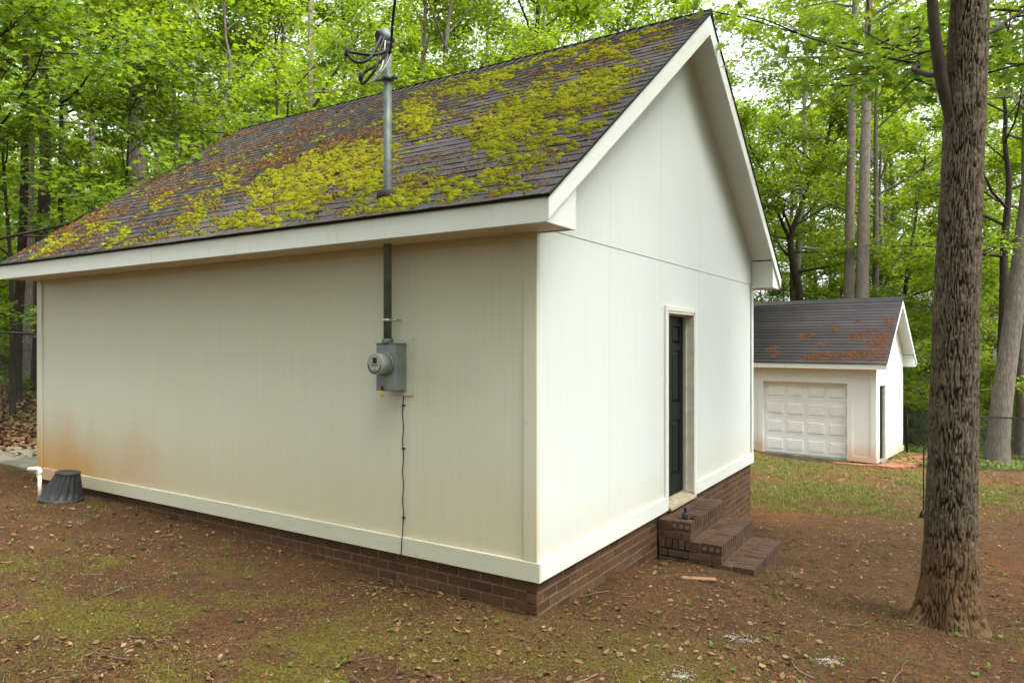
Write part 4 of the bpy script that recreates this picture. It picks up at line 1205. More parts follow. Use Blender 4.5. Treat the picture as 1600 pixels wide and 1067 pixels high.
def leaf_cards(P, size, normal, az, rnd, curl=0.0, kind='diamond', aspect=0.55, rng=rg):
    """many leaves: positions, sizes, normals, directions -> vertex and face arrays"""
    N = len(P)
    nrm = normal / np.linalg.norm(normal, axis=1, keepdims=True)
    d = np.stack([np.cos(az), np.sin(az), np.zeros(N)], 1)
    d = d - nrm * np.sum(d * nrm, 1, keepdims=True)
    d /= np.linalg.norm(d, axis=1, keepdims=True) + 1e-9
    b = np.cross(nrm, d)
    if kind == 'diamond':
        t = np.array([(0, 0, 0), (0.42, -aspect / 2, .06), (1, 0, -0.05), (0.42, aspect / 2, .06)])
        F = [np.array([(0, 1, 2), (0, 2, 3)])]
    elif kind == 'oval':
        t = np.array([(0, 0, 0), (0.28, -aspect * .42, .05), (0.62, -aspect * .46, .05), (1, 0, -0.08), (0.62, aspect * .46, .05), (0.28, aspect * .42, .05)])
        F = [np.array([(0, 1, 2, 3), (0, 3, 4, 5)])]
    else:                                            # lobed oak leaf
        half = [(0.10, .05), (0.24, .22), (0.30, .10), (0.46, .34), (0.54, .12), (0.74, .30), (0.78, .10)]
        t = np.array([(0, 0, 0), (1, 0, -0.06)] + [(x, -y, .04) for x, y in half] + [(x, y, .04) for x, y in half] + [(0.5, 0, 0)])
        nh = len(half); cI = 2 + 2 * nh
        A = [0] + list(range(2, 2 + nh)) + [1]; B = [0] + list(range(2 + nh, 2 + 2 * nh)) + [1]
        tr = [(cI, A[i], A[i + 1]) for i in range(nh + 1)] + [(cI, B[i + 1], B[i]) for i in range(nh + 1)]
        F = [np.array(tr)]
    k = len(t)
    tz = np.repeat(t[None, :, 2], N, 0)
    if np.any(curl): tz = tz + (np.asarray(curl)[:, None] if np.ndim(curl) else curl) * (4 * (t[None, :, 0] - 0.5) ** 2 + 5 * t[None, :, 1] ** 2)
    V = P[:, None, :] + size[:, None, None] * (t[None, :, 0:1] * d[:, None, :] + t[None, :, 1:2] * b[:, None, :] + tz[:, :, None] * nrm[:, None, :])
    o = (np.arange(N) * k)[:, None, None]
    return V.reshape(-1, 3), [(f[None] + o).reshape(-1, f.shape[1]) for f in F], np.repeat(rnd, k)

def merge(parts):
    V = []; F = {}; R = []; n0 = 0
    for v, fs, r in parts:
        V.append(v); R.append(r)
        for f in fs: F.setdefault(f.shape[1], []).append(f + n0)
        n0 += len(v)
    return np.concatenate(V), [np.concatenate(f) for f in F.values()], np.concatenate(R)

NUP = np.array((0, -SN, CS))
# rusty specks: dead moss tips, oak tassels, needles
ND = 190000
dx = rg.uniform(XL + 0.03, XR - 0.05, ND); dv = rg.uniform(0.03, SLEN - 0.05, ND)
qx, qy = proj(dx, -EAVE + dv * CS, ZF1 + dv * SN)
w = 0.25 + 0.75 * sstep(800, 200, qx); w = w * 0.55 + 0.9 * green(qx, qy)
cl = 0.5 * fbm(dx * 2.2 + 5, dv * 3.5, 91, 3) + 0.5 * fbm(dx * 8, dv * 12, 92, 3)
keep = rg.random(ND) < sstep(0.50, 0.74, cl + 0.10 * w) * (0.25 + 0.6 * w)
dx, dv = dx[keep], dv[keep]; N = len(dx)
P = np.stack([dx, -EAVE - 0.012 + dv * CS - 0.018 * SN, ZF1 + 0.004 + dv * SN + 0.018 * CS - 0.010 * np.sin(np.pi * (dx - XL) / (XR - XL))], 1)
parts = [leaf_cards(P, rg.uniform(0.010, 0.032, N), NUP + rg.normal(0, 0.55, (N, 3)), rg.uniform(0, 6.28, N), rg.random(N), 0.0, 'diamond', 0.4)]
v_, f_, r_ = merge(parts)
tag(link('roof_debris', npmesh('roof_debris', v_, f_, False, {'rnd': r_}), M['debris']), 'rusty dead moss tips and needles scattered over the shed shingles', 'debris', None, 'stuff')
# curled dead leaves and twigs caught in the moss
NL = 210
qx = np.concatenate([rg.normal(500, 60, 90), rg.normal(570, 45, 70), rg.uniform(60, 1000, 50)]); qy = np.concatenate([rg.normal(275, 28, 90), rg.normal(240, 30, 70), rg.uniform(60, 360, 50)])
uv = [roof_uv(a, b) for a, b in zip(qx, qy)]
uv = np.array([u for u in uv if XL + .1 < u[0] < XR - .1 and 0.08 < u[1] < SLEN - .15])
N = len(uv)
P = np.stack([uv[:, 0], -EAVE - 0.012 + uv[:, 1] * CS - 0.03 * SN, ZF1 + 0.004 + uv[:, 1] * SN + 0.032 * CS], 1)
v_, f_, r_ = leaf_cards(P, rg.uniform(0.03, 0.065, N), NUP + rg.normal(0, 0.5, (N, 3)), rg.uniform(0, 6.28, N), rg.random(N), rg.uniform(-.3, .45, N), 'oval', 0.6)
tag(link('roof_leaves', npmesh('roof_leaves', v_, f_, False, {'rnd': r_}), M['litter']), 'curled brown dead leaves caught in the roof moss', 'dead leaves', None, 'stuff')

def twig_mesh(P0, az, ln, rad, zfun, rng, bend=0.5, lift=0.0, sides=3):
    V = []; F = []; R = []
    for i in range(len(P0)):
        n0 = len(V); a = az[i]; p = np.array(P0[i], float); r = rng.random()
        nseg = 5
        for k in range(nseg):
            z = zfun(p[0], p[1]) + rad[i] * 1.1 + lift * rng.random()
            d = np.array((np.cos(a), np.sin(a))); q = np.array((-d[1], d[0]))
            rr = rad[i] * (1 - 0.6 * k / (nseg - 1))
            for s in range(sides):
                t = 2 * np.pi * s / sides
                V.append((p[0] + q[0] * rr * np.cos(t), p[1] + q[1] * rr * np.cos(t), z + rr * np.sin(t))); R.append(r)
            a += rng.normal(0, bend); p[:2] += d * ln[i] / (nseg - 1)
        for k in range(nseg - 1):
            for s in range(sides):
                F.append((n0 + k * sides + s, n0 + k * sides + (s + 1) % sides, n0 + (k + 1) * sides + (s + 1) % sides, n0 + (k + 1) * sides + s))
    return np.array(V), [np.array(F)], np.array(R)
NTW = 110
qx = rg.uniform(60, 1000, NTW); qy = rg.uniform(60, 370, NTW)
uv = [roof_uv(a, b) for a, b in zip(qx, qy)]
uv = np.array([u for u in uv if XL + .1 < u[0] < XR - .15 and 0.1 < u[1] < SLEN - .2])
P0 = np.stack([uv[:, 0], -EAVE + uv[:, 1] * CS], 1)
v_, f_, r_ = twig_mesh(P0, rg.uniform(0, 6.28, len(P0)), rg.uniform(0.06, 0.24, len(P0)), rg.uniform(0.0012, 0.003, len(P0)), lambda x, y: ZF1 + SLOPE * (y + EAVE) + 0.028, rg)
tag(link('roof_twigs', npmesh('roof_twigs', v_, f_, True, {'rnd': r_}), M['twig']), 'thin dry twigs fallen on the mossy shed roof', 'twigs', None, 'stuff')

# rust coloured moss mat on the garage roof
gpat = [(-0.3, 0.35, .9, .28), (-0.9, 0.30, .7, .22), (-1.6, 0.28, .45, .16), (0.05, 0.9, .35, .55), (-0.45, 1.15, .45, .25), (-2.1, 1.1, .35, .14), (-1.3, 1.35, .2, .12), (-2.9, .55, .22, .16), (-2.75, .3, .2, .15), (0.15, 1.7, .2, .35), (-0.7, 1.75, .16, .08), (-1.55, .75, .2, .1), (0.0, .2, .4, .15)]
NGM = 90000
ax = rg.uniform(gXL, gXR - 0.03, NGM); av = rg.uniform(0.02, gLen - .1, NGM)
g = np.zeros(NGM)
for cx, cv, rx, rv in gpat: g = np.maximum(g, np.exp(-((ax - cx) / rx) ** 2 - ((av - cv - 0.25 * (ax - cx)) / rv) ** 2))
keep = rg.random(NGM) < 0.55 * sstep(0.50, 1.05, g * 0.72 + 0.62 * fbm(ax * 5, av * 6, 61, 3))
ax, av = ax[keep], av[keep]; N = len(ax)
P = np.stack([ax, -gE - 0.012 + av * gC - 0.018 * gN, gF1 + av * gN + 0.022 * gC], 1)
v_, f_, r_ = leaf_cards(P, rg.uniform(0.010, 0.028, N), np.array((0, -gN, gC)) + rg.normal(0, .35, (N, 3)), rg.uniform(0, 6.28, N), rg.random(N), 0, 'oval', .7)
mo_ = link('garage_roof_moss', npmesh('garage_roof_moss', v_, f_, False, {'rnd': r_}), None)
M['rust_moss'] = leafmat('rust_moss', [(0.13, 0.042, 0.010), (0.18, 0.062, 0.016), (0.21, 0.085, 0.022), (0.11, 0.036, 0.012)], (1, 1, 1), 0.05, 0.9, 0.1)
mo_.data.materials.append(M['rust_moss'])
mo_.location = (GLX, GLY, GLZ); mo_.rotation_euler = (0, 0, GRZ)
tag(mo_, 'rust coloured dead moss matted on the grey garage roof', 'moss', None, 'stuff')

# ------------------------------------------------------------------ litter, twigs, weeds and grass on the earth
def in_house(x, y):
    return ((x > -SL - 0.06) & (x < 0.0) & (y > 0.0) & (y < SD)) | ((x > -0.1) & (x < 0.95) & (y > 2.33) & (y < 3.6))
def in_garage(x, y):
    c, s = math.cos(-GRZ), math.sin(-GRZ)
    lx = (x - GLX) * c - (y - GLY) * s; ly = (x - GLX) * s + (y - GLY) * c
    return (lx > -GL - 0.05) & (lx < 0.05) & (ly > -0.05) & (ly < GD)
def scatter(N, dmin, dmax, seed, pxr=(-60, 1660), power=1.0):
    r = np.random.default_rng(seed)
    d = dmin + (dmax - dmin) * r.random(N) ** power
    px = r.uniform(*pxr, N)
    X = (px - 800) / F_PX * d
    x = CAM[0] + RGT[0] * X + FWD[0] * d; y = CAM[1] + RGT[1] * X + FWD[1] * d
    ok = ~(in_house(x, y) | in_garage(x, y))
    return x[ok], y[ok]
def gfull(x, y):
    return gz(x, y) + (fbm(x * 14, y * 14, 71, 3) - 0.5) * 0.022 + (vnoise(x * 40, y * 40, 72) - 0.5) * 0.009 + moss_mask(x, y) * 0.012
def up_n(N, s): return np.array((0, 0, 1.0)) + rg.normal(0, s, (N, 3)) * np.array((1, 1, 0.4))

parts = []
x, y = scatter(10000, 2.6, 15, 201, power=1.5)
lm = fbm(x * 0.8, y * 0.8, 205, 3)
k = rg.random(len(x)) < sstep(0.30, 0.62, lm) * (1 - 0.6 * moss_mask(x, y)); x, y = x[k], y[k]; N = len(x)
parts.append(leaf_cards(np.stack([x, y, gfull(x, y) + 0.006], 1), rg.uniform(0.018, 0.058, N), up_n(N, 0.42), rg.uniform(0, 6.28, N), rg.random(N), rg.uniform(-.15, .45, N), 'oval', 0.6))
# drift of leaves in the woods at the left and beyond
x, y = scatter(9000, 10.5, 26, 207, (-80, 70)); N = len(x)
parts.append(leaf_cards(np.stack([x, y, gfull(x, y) + 0.01], 1), rg.uniform(0.06, 0.15, N), up_n(N, 0.5), rg.uniform(0, 6.28, N), rg.random(N), rg.uniform(-.1, .4, N), 'oval', 0.6))
x, y = scatter(3000, 12, 30, 208, (1160, 1660)); N = len(x)
parts.append(leaf_cards(np.stack([x, y, gfull(x, y) + 0.01], 1), rg.uniform(0.03, 0.09, N), up_n(N, 0.4), rg.uniform(0, 6.28, N), rg.random(N), rg.uniform(-.1, .4, N), 'oval', 0.6))
v_, f_, r_ = merge(parts)
tag(link('leaf_litter', npmesh('leaf_litter', v_, f_, False, {'rnd': r_}), M['litter']), 'brown dead leaves strewn over the bare earth', 'leaf litter', None, 'stuff')
x, y = scatter(120000, 2.5, 13, 211, power=1.7)
lm = fbm(x * 1.4, y * 1.4, 215, 3)
k = rg.random(len(x)) < 0.25 + 0.75 * sstep(0.35, 0.6, lm); x, y = x[k], y[k]; N = len(x)
v_, f_, r_ = leaf_cards(np.stack([x, y, gfull(x, y) + 0.004], 1), rg.uniform(0.006, 0.030, N), up_n(N, 0.5), rg.uniform(0, 6.28, N), rg.random(N), 0.0, 'diamond', 0.35)
tag(link('litter_chips', npmesh('litter_chips', v_, f_, False, {'rnd': r_}), M['chips']), 'fine bark chips and crumbs covering the earth', 'litter', None, 'stuff')
x, y = scatter(4200, 2.6, 11, 221, power=1.4)
N = len(x); ln = rg.uniform(0.03, 0.16, N); ln[:60] = rg.uniform(0.25, 0.6, min(60, N)); rd = rg.uniform(0.0012, 0.0032, N); rd[:60] = rg.uniform(0.003, 0.007, min(60, N))
v_, f_, r_ = twig_mesh(np.stack([x, y], 1), rg.uniform(0, 6.28, N), ln, rd, gzf, rg, 0.28, 0.006)
tag(link('fallen_twigs', npmesh('fallen_twigs', v_, f_, True, {'rnd': r_}), M['twig']), 'thin dry twigs lying on the bare earth', 'twigs', None, 'stuff')

def blades(x, y, nper, h0, h1, w, seed, spread):
    r = np.random.default_rng(seed)
    X = np.repeat(x, nper) + r.normal(0, spread, len(x) * nper); Y = np.repeat(y, nper) + r.normal(0, spread, len(x) * nper)
    N = len(X); Z = gfull(X, Y) - 0.004
    h = r.uniform(h0, h1, N); a = r.uniform(0, 6.28, N); ln = r.uniform(0.2, 0.9, N) * h
    ca, sa = np.cos(a), np.sin(a); ww = w * r.uniform(0.7, 1.3, N)
    base = np.stack([X, Y, Z], 1); side = np.stack([-sa, ca, np.zeros(N)], 1) * ww[:, None]
    m1 = base + np.stack([ca * ln * .4, sa * ln * .4, h * .65], 1); tip = base + np.stack([ca * ln, sa * ln, h], 1)
    V = np.stack([base - side, base + side, m1 + side * .7, m1 - side * .7, tip], 1).reshape(-1, 3)
    o = (np.arange(N) * 5)[:, None, None]
    return V, [(np.array([(0, 1, 2, 3)])[None] + o).reshape(-1, 4), (np.array([(3, 2, 4)])[None] + o).reshape(-1, 3)], np.repeat(r.random(N), 5)
x, y = scatter(4200, 2.7, 10, 231); k = rg.random(len(x)) < sstep(0.40, 0.7, fbm(x * 1.1, y * 1.1, 233, 3)); x, y = x[k], y[k]
p1 = blades(x, y, 9, 0.012, 0.05, 0.0016, 5, 0.03)
x, y = scatter(26000, 10.5, 21.5, 235, (1150, 1660)); k = rg.random(len(x)) < 0.05 + lawn_mask(x, y); x, y = x[k], y[k]
p2 = blades(x, y, 5, 0.02, 0.075, 0.004, 6, 0.06)
v_, f_, r_ = merge([p1, p2])
tag(link('grass', npmesh('grass', v_, f_, False, {'rnd': r_}), M['grass']), 'thin patchy grass on the earth before the garage', 'grass', None, 'stuff')
# ground moss as low green fuzz
x, y = scatter(60000, 2.6, 8.5, 241, power=1.3); k = rg.random(len(x)) < moss_mask(x, y) * 1.0; x, y = x[k], y[k]; N = len(x)
M['moss_fuzz'] = leafmat('ground_moss_fuzz', [(0.085, 0.085, 0.012), (0.13, 0.135, 0.014), (0.18, 0.18, 0.016), (0.11, 0.09, 0.018)], (1.3, 1.3, 1), 0.15, 0.9, 0.1)
v_, f_, r_ = leaf_cards(np.stack([x, y, gfull(x, y) - 0.002], 1), rg.uniform(0.008, 0.02, N), up_n(N, 0.7), rg.uniform(0, 6.28, N), rg.random(N), 0.0, 'diamond', 0.5)
tag(link('ground_moss', npmesh('ground_moss', v_, f_, False, {'rnd': r_}), M['moss_fuzz']), 'low olive moss carpeting patches of the near earth', 'moss', None, 'stuff')
# seedlings: little rosettes of broad leaves
x, y = scatter(620, 2.8, 11, 251, power=1.3)
parts = []
for i in range(len(x)):
    nl = int(rg.integers(3, 8)); s = rg.uniform(0.010, 0.034); a = np.arange(nl) * 6.28 / nl + rg.random()
    P = np.repeat(np.array([[x[i], y[i], gzf(x[i], y[i]) + rg.uniform(0.008, 0.03)]]), nl, 0)
    nn = np.stack([-np.cos(a) * .45, -np.sin(a) * .45, np.ones(nl)], 1) + rg.normal(0, .2, (nl, 3))
    parts.append(leaf_cards(P, np.full(nl, s) * rg.uniform(.7, 1.2, nl), nn, a, np.full(nl, rg.random()), 0.0, 'oval', 0.5))
v_, f_, r_ = merge(parts)
tag(link('seedlings', npmesh('seedlings', v_, f_, False, {'rnd': r_ * 0.55}), M['leaf_ground']), 'small green weed seedlings sprouting from the earth', 'weeds', None, 'stuff')
# ground cover beyond the garage and under the trees
parts = []
for (n_, d0, d1, pr, h) in ((26000, 19.5, 34, (1395, 1660), 0.30), (5000, 20, 34, (1150, 1400), 0.2), (7000, 13.5, 24, (-80, 75), 0.30)):
    x, y = scatter(n_, d0, d1, 261 + n_, pr)
    k = (rg.random(len(x)) < sstep(0.34, 0.52, fbm(x * .5, y * .5, 77, 3))) & (wood_mask(x, y) > -1) & ((y > 18.6) | (x > 4.2) | (x < -9)); x, y = x[k], y[k]; N = len(x)
    parts.append(leaf_cards(np.stack([x, y, gz(x, y) + rg.random(N) * h * fbm(x, y, 78, 2)], 1), rg.uniform(0.05, 0.13, N), up_n(N, 0.5), rg.uniform(0, 6.28, N), rg.random(N), 0.0, 'diamond', 0.7))
v_, f_, r_ = merge(parts)
tag(link('ground_cover', npmesh('ground_cover', v_, f_, False, {'rnd': r_}), M['leaf_ground']), 'low green ground cover spreading under the trees', 'ground cover', None, 'stuff')
# white ash spilled in three places
for (px, py, rx, ry, lab) in ((1158, 997, 0.14, 0.055, 'loose patch of white ash nearest the foot of the brick steps'), (1292, 1033, 0.085, 0.035, 'small patch of white ash between the other patches and the trunk'), (1066, 1058, 0.10, 0.045, 'patch of white ash farthest from the big trunk')):
    d = 4.6
    for _ in range(30):
        gx, gy = wpt(px, d); d = (CAM[2] - gzf(gx, gy)) * F_PX / (py - 536.0)
    N = 320
    e = rg.normal(0, 0.5, (N, 2)) * (0.5 + 0.9 * rg.random((N, 1)))
    x = gx + e[:, 0] * rx * RGT[0] + e[:, 1] * ry * 2.0 * FWD[0]; y = gy + e[:, 0] * rx * RGT[1] + e[:, 1] * ry * 2.0 * FWD[1]
    v_, f_, r_ = leaf_cards(np.stack([x, y, gfull(x, y) + 0.003], 1), rg.uniform(0.002, 0.009, N), up_n(N, 0.3), rg.uniform(0, 6.28, N), rg.random(N), 0.0, 'oval', 0.8)
    tag(link('ash_patch', npmesh('ash_patch', v_, f_, False, {'rnd': r_}), M['ash']), lab, 'ash', None, 'stuff')

# ------------------------------------------------------------------ trees
def tubes_mesh(name, tubes):
    V = []; F = []; n0 = 0
    for P, R, S in tubes:
        P = np.asarray(P, float); R = np.asarray(R, float); n = len(P)
        T = np.gradient(P, axis=0); T /= np.linalg.norm(T, axis=1, keepdims=True) + 1e-9
        ref = np.array((1.0, 0.1, 0)) if abs(T[0, 0]) < 0.8 else np.array((0.1, 1.0, 0))
        U = ref - T * (T @ ref)[:, None]; U /= np.linalg.norm(U, axis=1, keepdims=True) + 1e-9
        W = np.cross(T, U)
        a = np.arange(S) * 2 * np.pi / S
        ring = P[:, None] + R[:, None, None] * (np.cos(a)[None, :, None] * U[:, None] + np.sin(a)[None, :, None] * W[:, None])
        V.append(ring.reshape(-1, 3))
        i = np.arange(n - 1)[:, None] * S; k = np.arange(S)[None]
        F.append(np.stack([n0 + i + k, n0 + i + (k + 1) % S, n0 + i + S + (k + 1) % S, n0 + i + S + k], -1).reshape(-1, 4))
        n0 += n * S
    return npmesh(name, np.concatenate(V), [np.concatenate(F)], True)

def grow(seed, H, r0, cb, spread, nl, leafn, lsize, kind='diamond', trunk=None, droop=0.0, flare=1.5, notrunk=False, sub=5, twigs=4, wob=0.25, fork=None, extra=None, lmat='leaf', clump=0.22, up=1.0):
    """trunk and limb mesh, leaf mesh. Everything relative to the foot of the tree."""
    r = np.random.default_rng(seed)
    tubes = []; anchors = []
    if trunk is None:
        n = 12; z = np.linspace(0, H, n)
        off = np.cumsum(r.normal(0, wob * H / 60, (n, 2)), 0); off[0] = 0
        trunk = np.column_stack([off, z])
    else:
        trunk = np.asarray(trunk, float); H = trunk[-1, 2]
        t = np.linspace(0, 1, len(trunk)); tn = np.linspace(0, 1, 22)
        trunk = np.column_stack([np.interp(tn, t, trunk[:, i]) for i in range(3)])
        trunk[1:-1] = (trunk[:-2] + trunk[2:] + 2 * trunk[1:-1]) / 4
    f = trunk[:, 2] / H
    rad = r0 * (1 - 0.78 * np.clip(f, 0, 1) ** 1.1) * (1 + (flare - 1) * np.exp(-f * H / 0.35))
    trunk[0, 2] -= 0.35
    if not notrunk: tubes.append((trunk, rad, 12))
    def along(P, t):
        s = t * (len(P) - 1); i = int(min(s, len(P) - 2)); return P[i] + (P[i + 1] - P[i]) * (s - i)
    def branch(p, az, el, L, rr, n=6, curve=0.25, jit=0.16):
        P = [np.array(p, float)]; a, e = az, el
        for k in range(n):
            a += r.normal(0, jit); e += curve / n * r.uniform(0.3, 1.4) - droop / n
            P.append(P[-1] + L / n * np.array((math.cos(a) * math.cos(e), math.sin(a) * math.cos(e), math.sin(e))))
        P = np.array(P); return P, rr * (1 - 0.85 * np.linspace(0, 1, n + 1)) + 0.004, a, e
    az = r.uniform(0, 6.28)
    lims = []
    for i in range(nl):
        h = cb + (1 - cb) * ((i + r.uniform(0.1, 0.9)) / nl)
        az += 2.4 + r.normal(0, 0.35)
        q = (h - cb) / (1 - cb + 1e-6)
        L = spread * (1 - 0.62 * q ** 1.5) * r.uniform(0.7, 1.15)
        el = (0.12 + 0.85 * q) * up + r.normal(0, 0.12)
        p = along(trunk, np.interp(h, f, np.linspace(0, 1, len(f))))
        lims.append((p, az, el, L, max(0.012, np.interp(h, f, rad) * 0.5)))
    for e in (extra or []): lims.append(e)
    for p, a_, el, L, rr in lims:
        P, R, a, e = branch(p, a_, el, L, rr, 7)
        tubes.append((P, R, 6))
        for j in range(sub):
            t = r.uniform(0.28, 1.0)
            sp = along(P, t); side = (1 if j % 2 else -1) * r.uniform(0.5, 1.2)
            SL_ = L * r.uniform(0.28, 0.5) * (1.15 - 0.45 * t)
            Q, QR, a2, e2 = branch(sp, a_ + side, el * 0.5 + r.normal(0, 0.18), SL_, max(0.006, rr * 0.4), 5, 0.1)
            tubes.append((Q, QR, 4))
            for k in range(twigs):
                tt = r.uniform(0.25, 1.0); tp = along(Q, tt)
                TL = SL_ * r.uniform(0.25, 0.55)
                Wt, WR, _, _ = branch(tp, a2 + r.uniform(-1.3, 1.3), r.normal(0.05, 0.25), TL, 0.006, 3, 0.0)
                if r.random() < 0.6: tubes.append((Wt, WR, 3))
                for m in range(3): anchors.append(along(Wt, r.uniform(0.2, 1.0)))
            anchors.append(Q[-1])
        anchors.append(P[-1]); anchors.append(trunk[-1])
    A = np.array(anchors)
    # whole sprays of leaves share an anchor; sprays are flat
    w = r.random(len(A)) ** 1.2 + 0.15
    pick = r.choice(len(A), leafn, p=w / w.sum())
    P = A[pick] + r.normal(0, 1, (leafn, 3)) * np.array((clump, clump, clump * 0.42))
    nn = np.array((0, 0, 1.0)) + r.normal(0, 0.42, (leafn, 3))
    tone = np.clip(r.random(len(A))[pick] * 0.5 + r.random(leafn) * 0.5, 0, 1)
    v_, f_, r_ = leaf_cards(P, lsize * r.uniform(0.6, 1.25, leafn), nn, r.uniform(0, 6.28, leafn), tone, -0.06, kind, 0.62, r)
    tm = tubes_mesh('trunk', tubes); lm = npmesh('crown', v_, f_, False, {'rnd': r_}); lm.materials.append(M[lmat])
    return tm, lm

def place(name, proto, loc, rz, sc, bark, label, group=None, cat='tree', leafmat_=None):
    tm, lm = proto
    root = empty(name, loc, rz)
    root.scale = (sc, sc, sc)
    tag(root, label, cat, group)
    if len(tm.materials) == 0: tm.materials.append(M['bark_grey'])
    t = bpy.data.objects.new('trunk', tm); COL.objects.link(t); t.parent = root
    t.material_slots[0].link = 'OBJECT'; t.material_slots[0].material = M[bark]
    c = bpy.data.objects.new('crown', lm); COL.objects.link(c); c.parent = root
    return root

# --- the big trunk by the steps: furrowed bark as real relief
bd = 5.42
BX, BY = wpt(1482, bd); BZ = gzf(BX, BY)
big = tag(empty('oak_tree', (BX, BY, BZ)), 'big oak trunk with deeply furrowed bark near the steps', 'tree')
def cpt(px, py, d=bd):
    x, y = wpt(px, d); return np.array((x - BX, y - BY, CAM[2] - (py - 536) / F_PX * d - BZ))
axis = [np.array((0, 0, -0.3)), np.array((0, 0, 0.0)), cpt(1484, 900), cpt(1489, 700), cpt(1493, 500), cpt(1502, 300), cpt(1511, 100), cpt(1516, -20)]
e_ = axis[-1]
axis += [e_ + np.array((0.05, 0.05, 2.0)), e_ + np.array((0.2, 0.2, 5.0)), e_ + np.array((0.1, 0.5, 8.0))]
axis = np.array(axis)
NS, NZ = 210, 620
zz = np.concatenate([np.linspace(-0.25, 4.9, NZ), np.linspace(5.1, axis[-1, 2], 24)])
cx = np.interp(zz, axis[:, 2], axis[:, 0]); cy = np.interp(zz, axis[:, 2], axis[:, 1])
r_z = np.interp(zz, [-0.25, 0.0, 0.12, 0.3, 0.6, 1.2, 2.0, 3.2, 4.6, 7, 12.6], [0.46, 0.36, 0.305, 0.265, 0.238, 0.222, 0.212, 0.192, 0.172, 0.15, 0.06])
th = np.arange(NS) * 2 * np.pi / NS
TH, ZZ = np.meshgrid(th, zz)
RZ = np.repeat(r_z[:, None], NS, 1)
fl = np.exp(-np.clip(ZZ, 0, None) / 0.16)
RZ = RZ * (1 + fl * (0.20 * np.cos(3 * TH + 2.4) + 0.12 * np.cos(5 * TH + 0.6)) + 0.02 * np.cos(2 * TH + 1))
def worley(u, v, per, seed):
    iu = np.floor(u); iv = np.floor(v)
    F1 = np.full(u.shape, 9.0); F2 = np.full(u.shape, 9.0); ID = np.zeros(u.shape)
    for a in (-1, 0, 1):
        for b in (-1, 0, 1):
            cu = iu + a; cv = iv + b; w_ = np.mod(cu, per)
            jx = cu + 0.15 + 0.7 * hash2(w_, cv, seed); jy = cv + 0.1 + 0.8 * hash2(w_, cv, seed + 5)
            d = np.sqrt((u - jx) ** 2 + (v - jy) ** 2)
            new = d < F1
            ID = np.where(new, hash2(w_, cv, seed + 9), ID)
            F2 = np.where(new, F1, np.minimum(F2, d)); F1 = np.where(new, d, F1)
    return F1, F2, ID
PER = 66
U0 = TH / (2 * np.pi) * PER
wob = (fbm(np.cos(TH) * 3 + 5, ZZ * 3.5 + np.sin(TH) * 3, 31, 3) - 0.5) * 3.0
F1, F2, ID = worley(U0 + wob, ZZ / 0.27 + 0.8 * fbm(np.cos(TH) * 4, ZZ * 3 + np.sin(TH) * 4, 37, 2), PER, 41)
ridge = sstep(0.02, 0.24, F2 - F1)
g1, g2, _ = worley(U0 * 2 + wob, ZZ / 0.07, PER * 2, 47)
fine = sstep(0.0, 0.3, g2 - g1)
DEP = (0.015 * ridge + 0.006 * ridge * (ID - 0.3) + 0.0025 * fine * ridge + 0.006 * (fbm(U0 * 3, ZZ * 60, 53, 3) - 0.5) + 0.008 * (fbm(np.cos(TH) * 5 + 9, ZZ * 5 + np.sin(TH) * 5, 59, 2) - 0.5))
R_ = RZ * 0.735 - 0.016 + DEP
Vb = np.stack([cx[:, None] + R_ * np.cos(TH), cy[:, None] + R_ * np.sin(TH), ZZ], -1).reshape(-1, 3)
ii = np.arange(len(zz) - 1)[:, None] * NS; kk = np.arange(NS)[None]
Fb = np.stack([ii + kk, ii + (kk + 1) % NS, ii + NS + (kk + 1) % NS, ii + NS + kk], -1).reshape(-1, 4)
n = NT('furrowed_oak_bark', 0.95, 0.12)
rd = n.attr('ridge'); tone = n.attr('tone')
nz_ = n.noise(n.mapv(n.obj(), (30, 30, 14)), 1.0, 5, 0.7)
c_ = n.ramp(rd, [(0.08, (0.026, 0.018, 0.011)), (0.5, (0.105, 0.080, 0.053)), (1.0, (0.215, 0.178, 0.130))])  # furrow shade put into the colour: crevices darker, ridge tops lighter
c_ = n.mix(n.math('MULTIPLY', tone, 0.5), c_, n.mix(rd, (0.025, 0.017, 0.010), (0.115, 0.088, 0.058)))
c_ = n.mix(n.ramp(nz_, [(0.35, 0.55), (0.7, 0)]), c_, (0.045, 0.032, 0.022))
sz_ = n.sep(n.obj())
lowm = n.n('ShaderNodeMapRange', {'interpolation_type': 'SMOOTHSTEP'}, Value=n.math('ADD', sz_[2], n.math('MULTIPLY', n.math('SUBTRACT', n.noise(n.obj(), 3, 3), 0.5), 1.2)), i1=1.0, i2=0.15, i3=0.0, i4=0.55).outputs[0]
c_ = n.mix(n.math('MULTIPLY', lowm, n.ramp(rd, [(0.2, 0.3), (0.7, 1)])), c_, (0.15, 0.070, 0.022))
gm = n.noise(n.obj(), 2.2, 4, 0.6)
c_ = n.mix(n.math('MULTIPLY', n.ramp(gm, [(0.5, 0), (0.72, 0.4)]), rd), c_, (0.085, 0.082, 0.035))
n.col(c_); n.bump(nz_, 0.6, 0.01)
M['oak_bark'] = n.m
link('trunk', npmesh('trunk', Vb, [Fb], True, {'ridge': (ridge * (0.55 + 0.45 * fine)).ravel(), 'tone': ID.ravel()}), M['oak_bark'], big)
lt = [cpt(1500, 235), cpt(1484, 175), cpt(1471, 122), cpt(1463, 70), cpt(1458, 20), cpt(1452, -60), cpt(1440, -200), cpt(1420, -420)]
lb = MB(); lb.tube(smooth_pts(lt, 4), list(np.linspace(0.05, 0.03, 4 * 7 + 1)), 10)
lb.build('limb', M['bark_dark'], big, True)
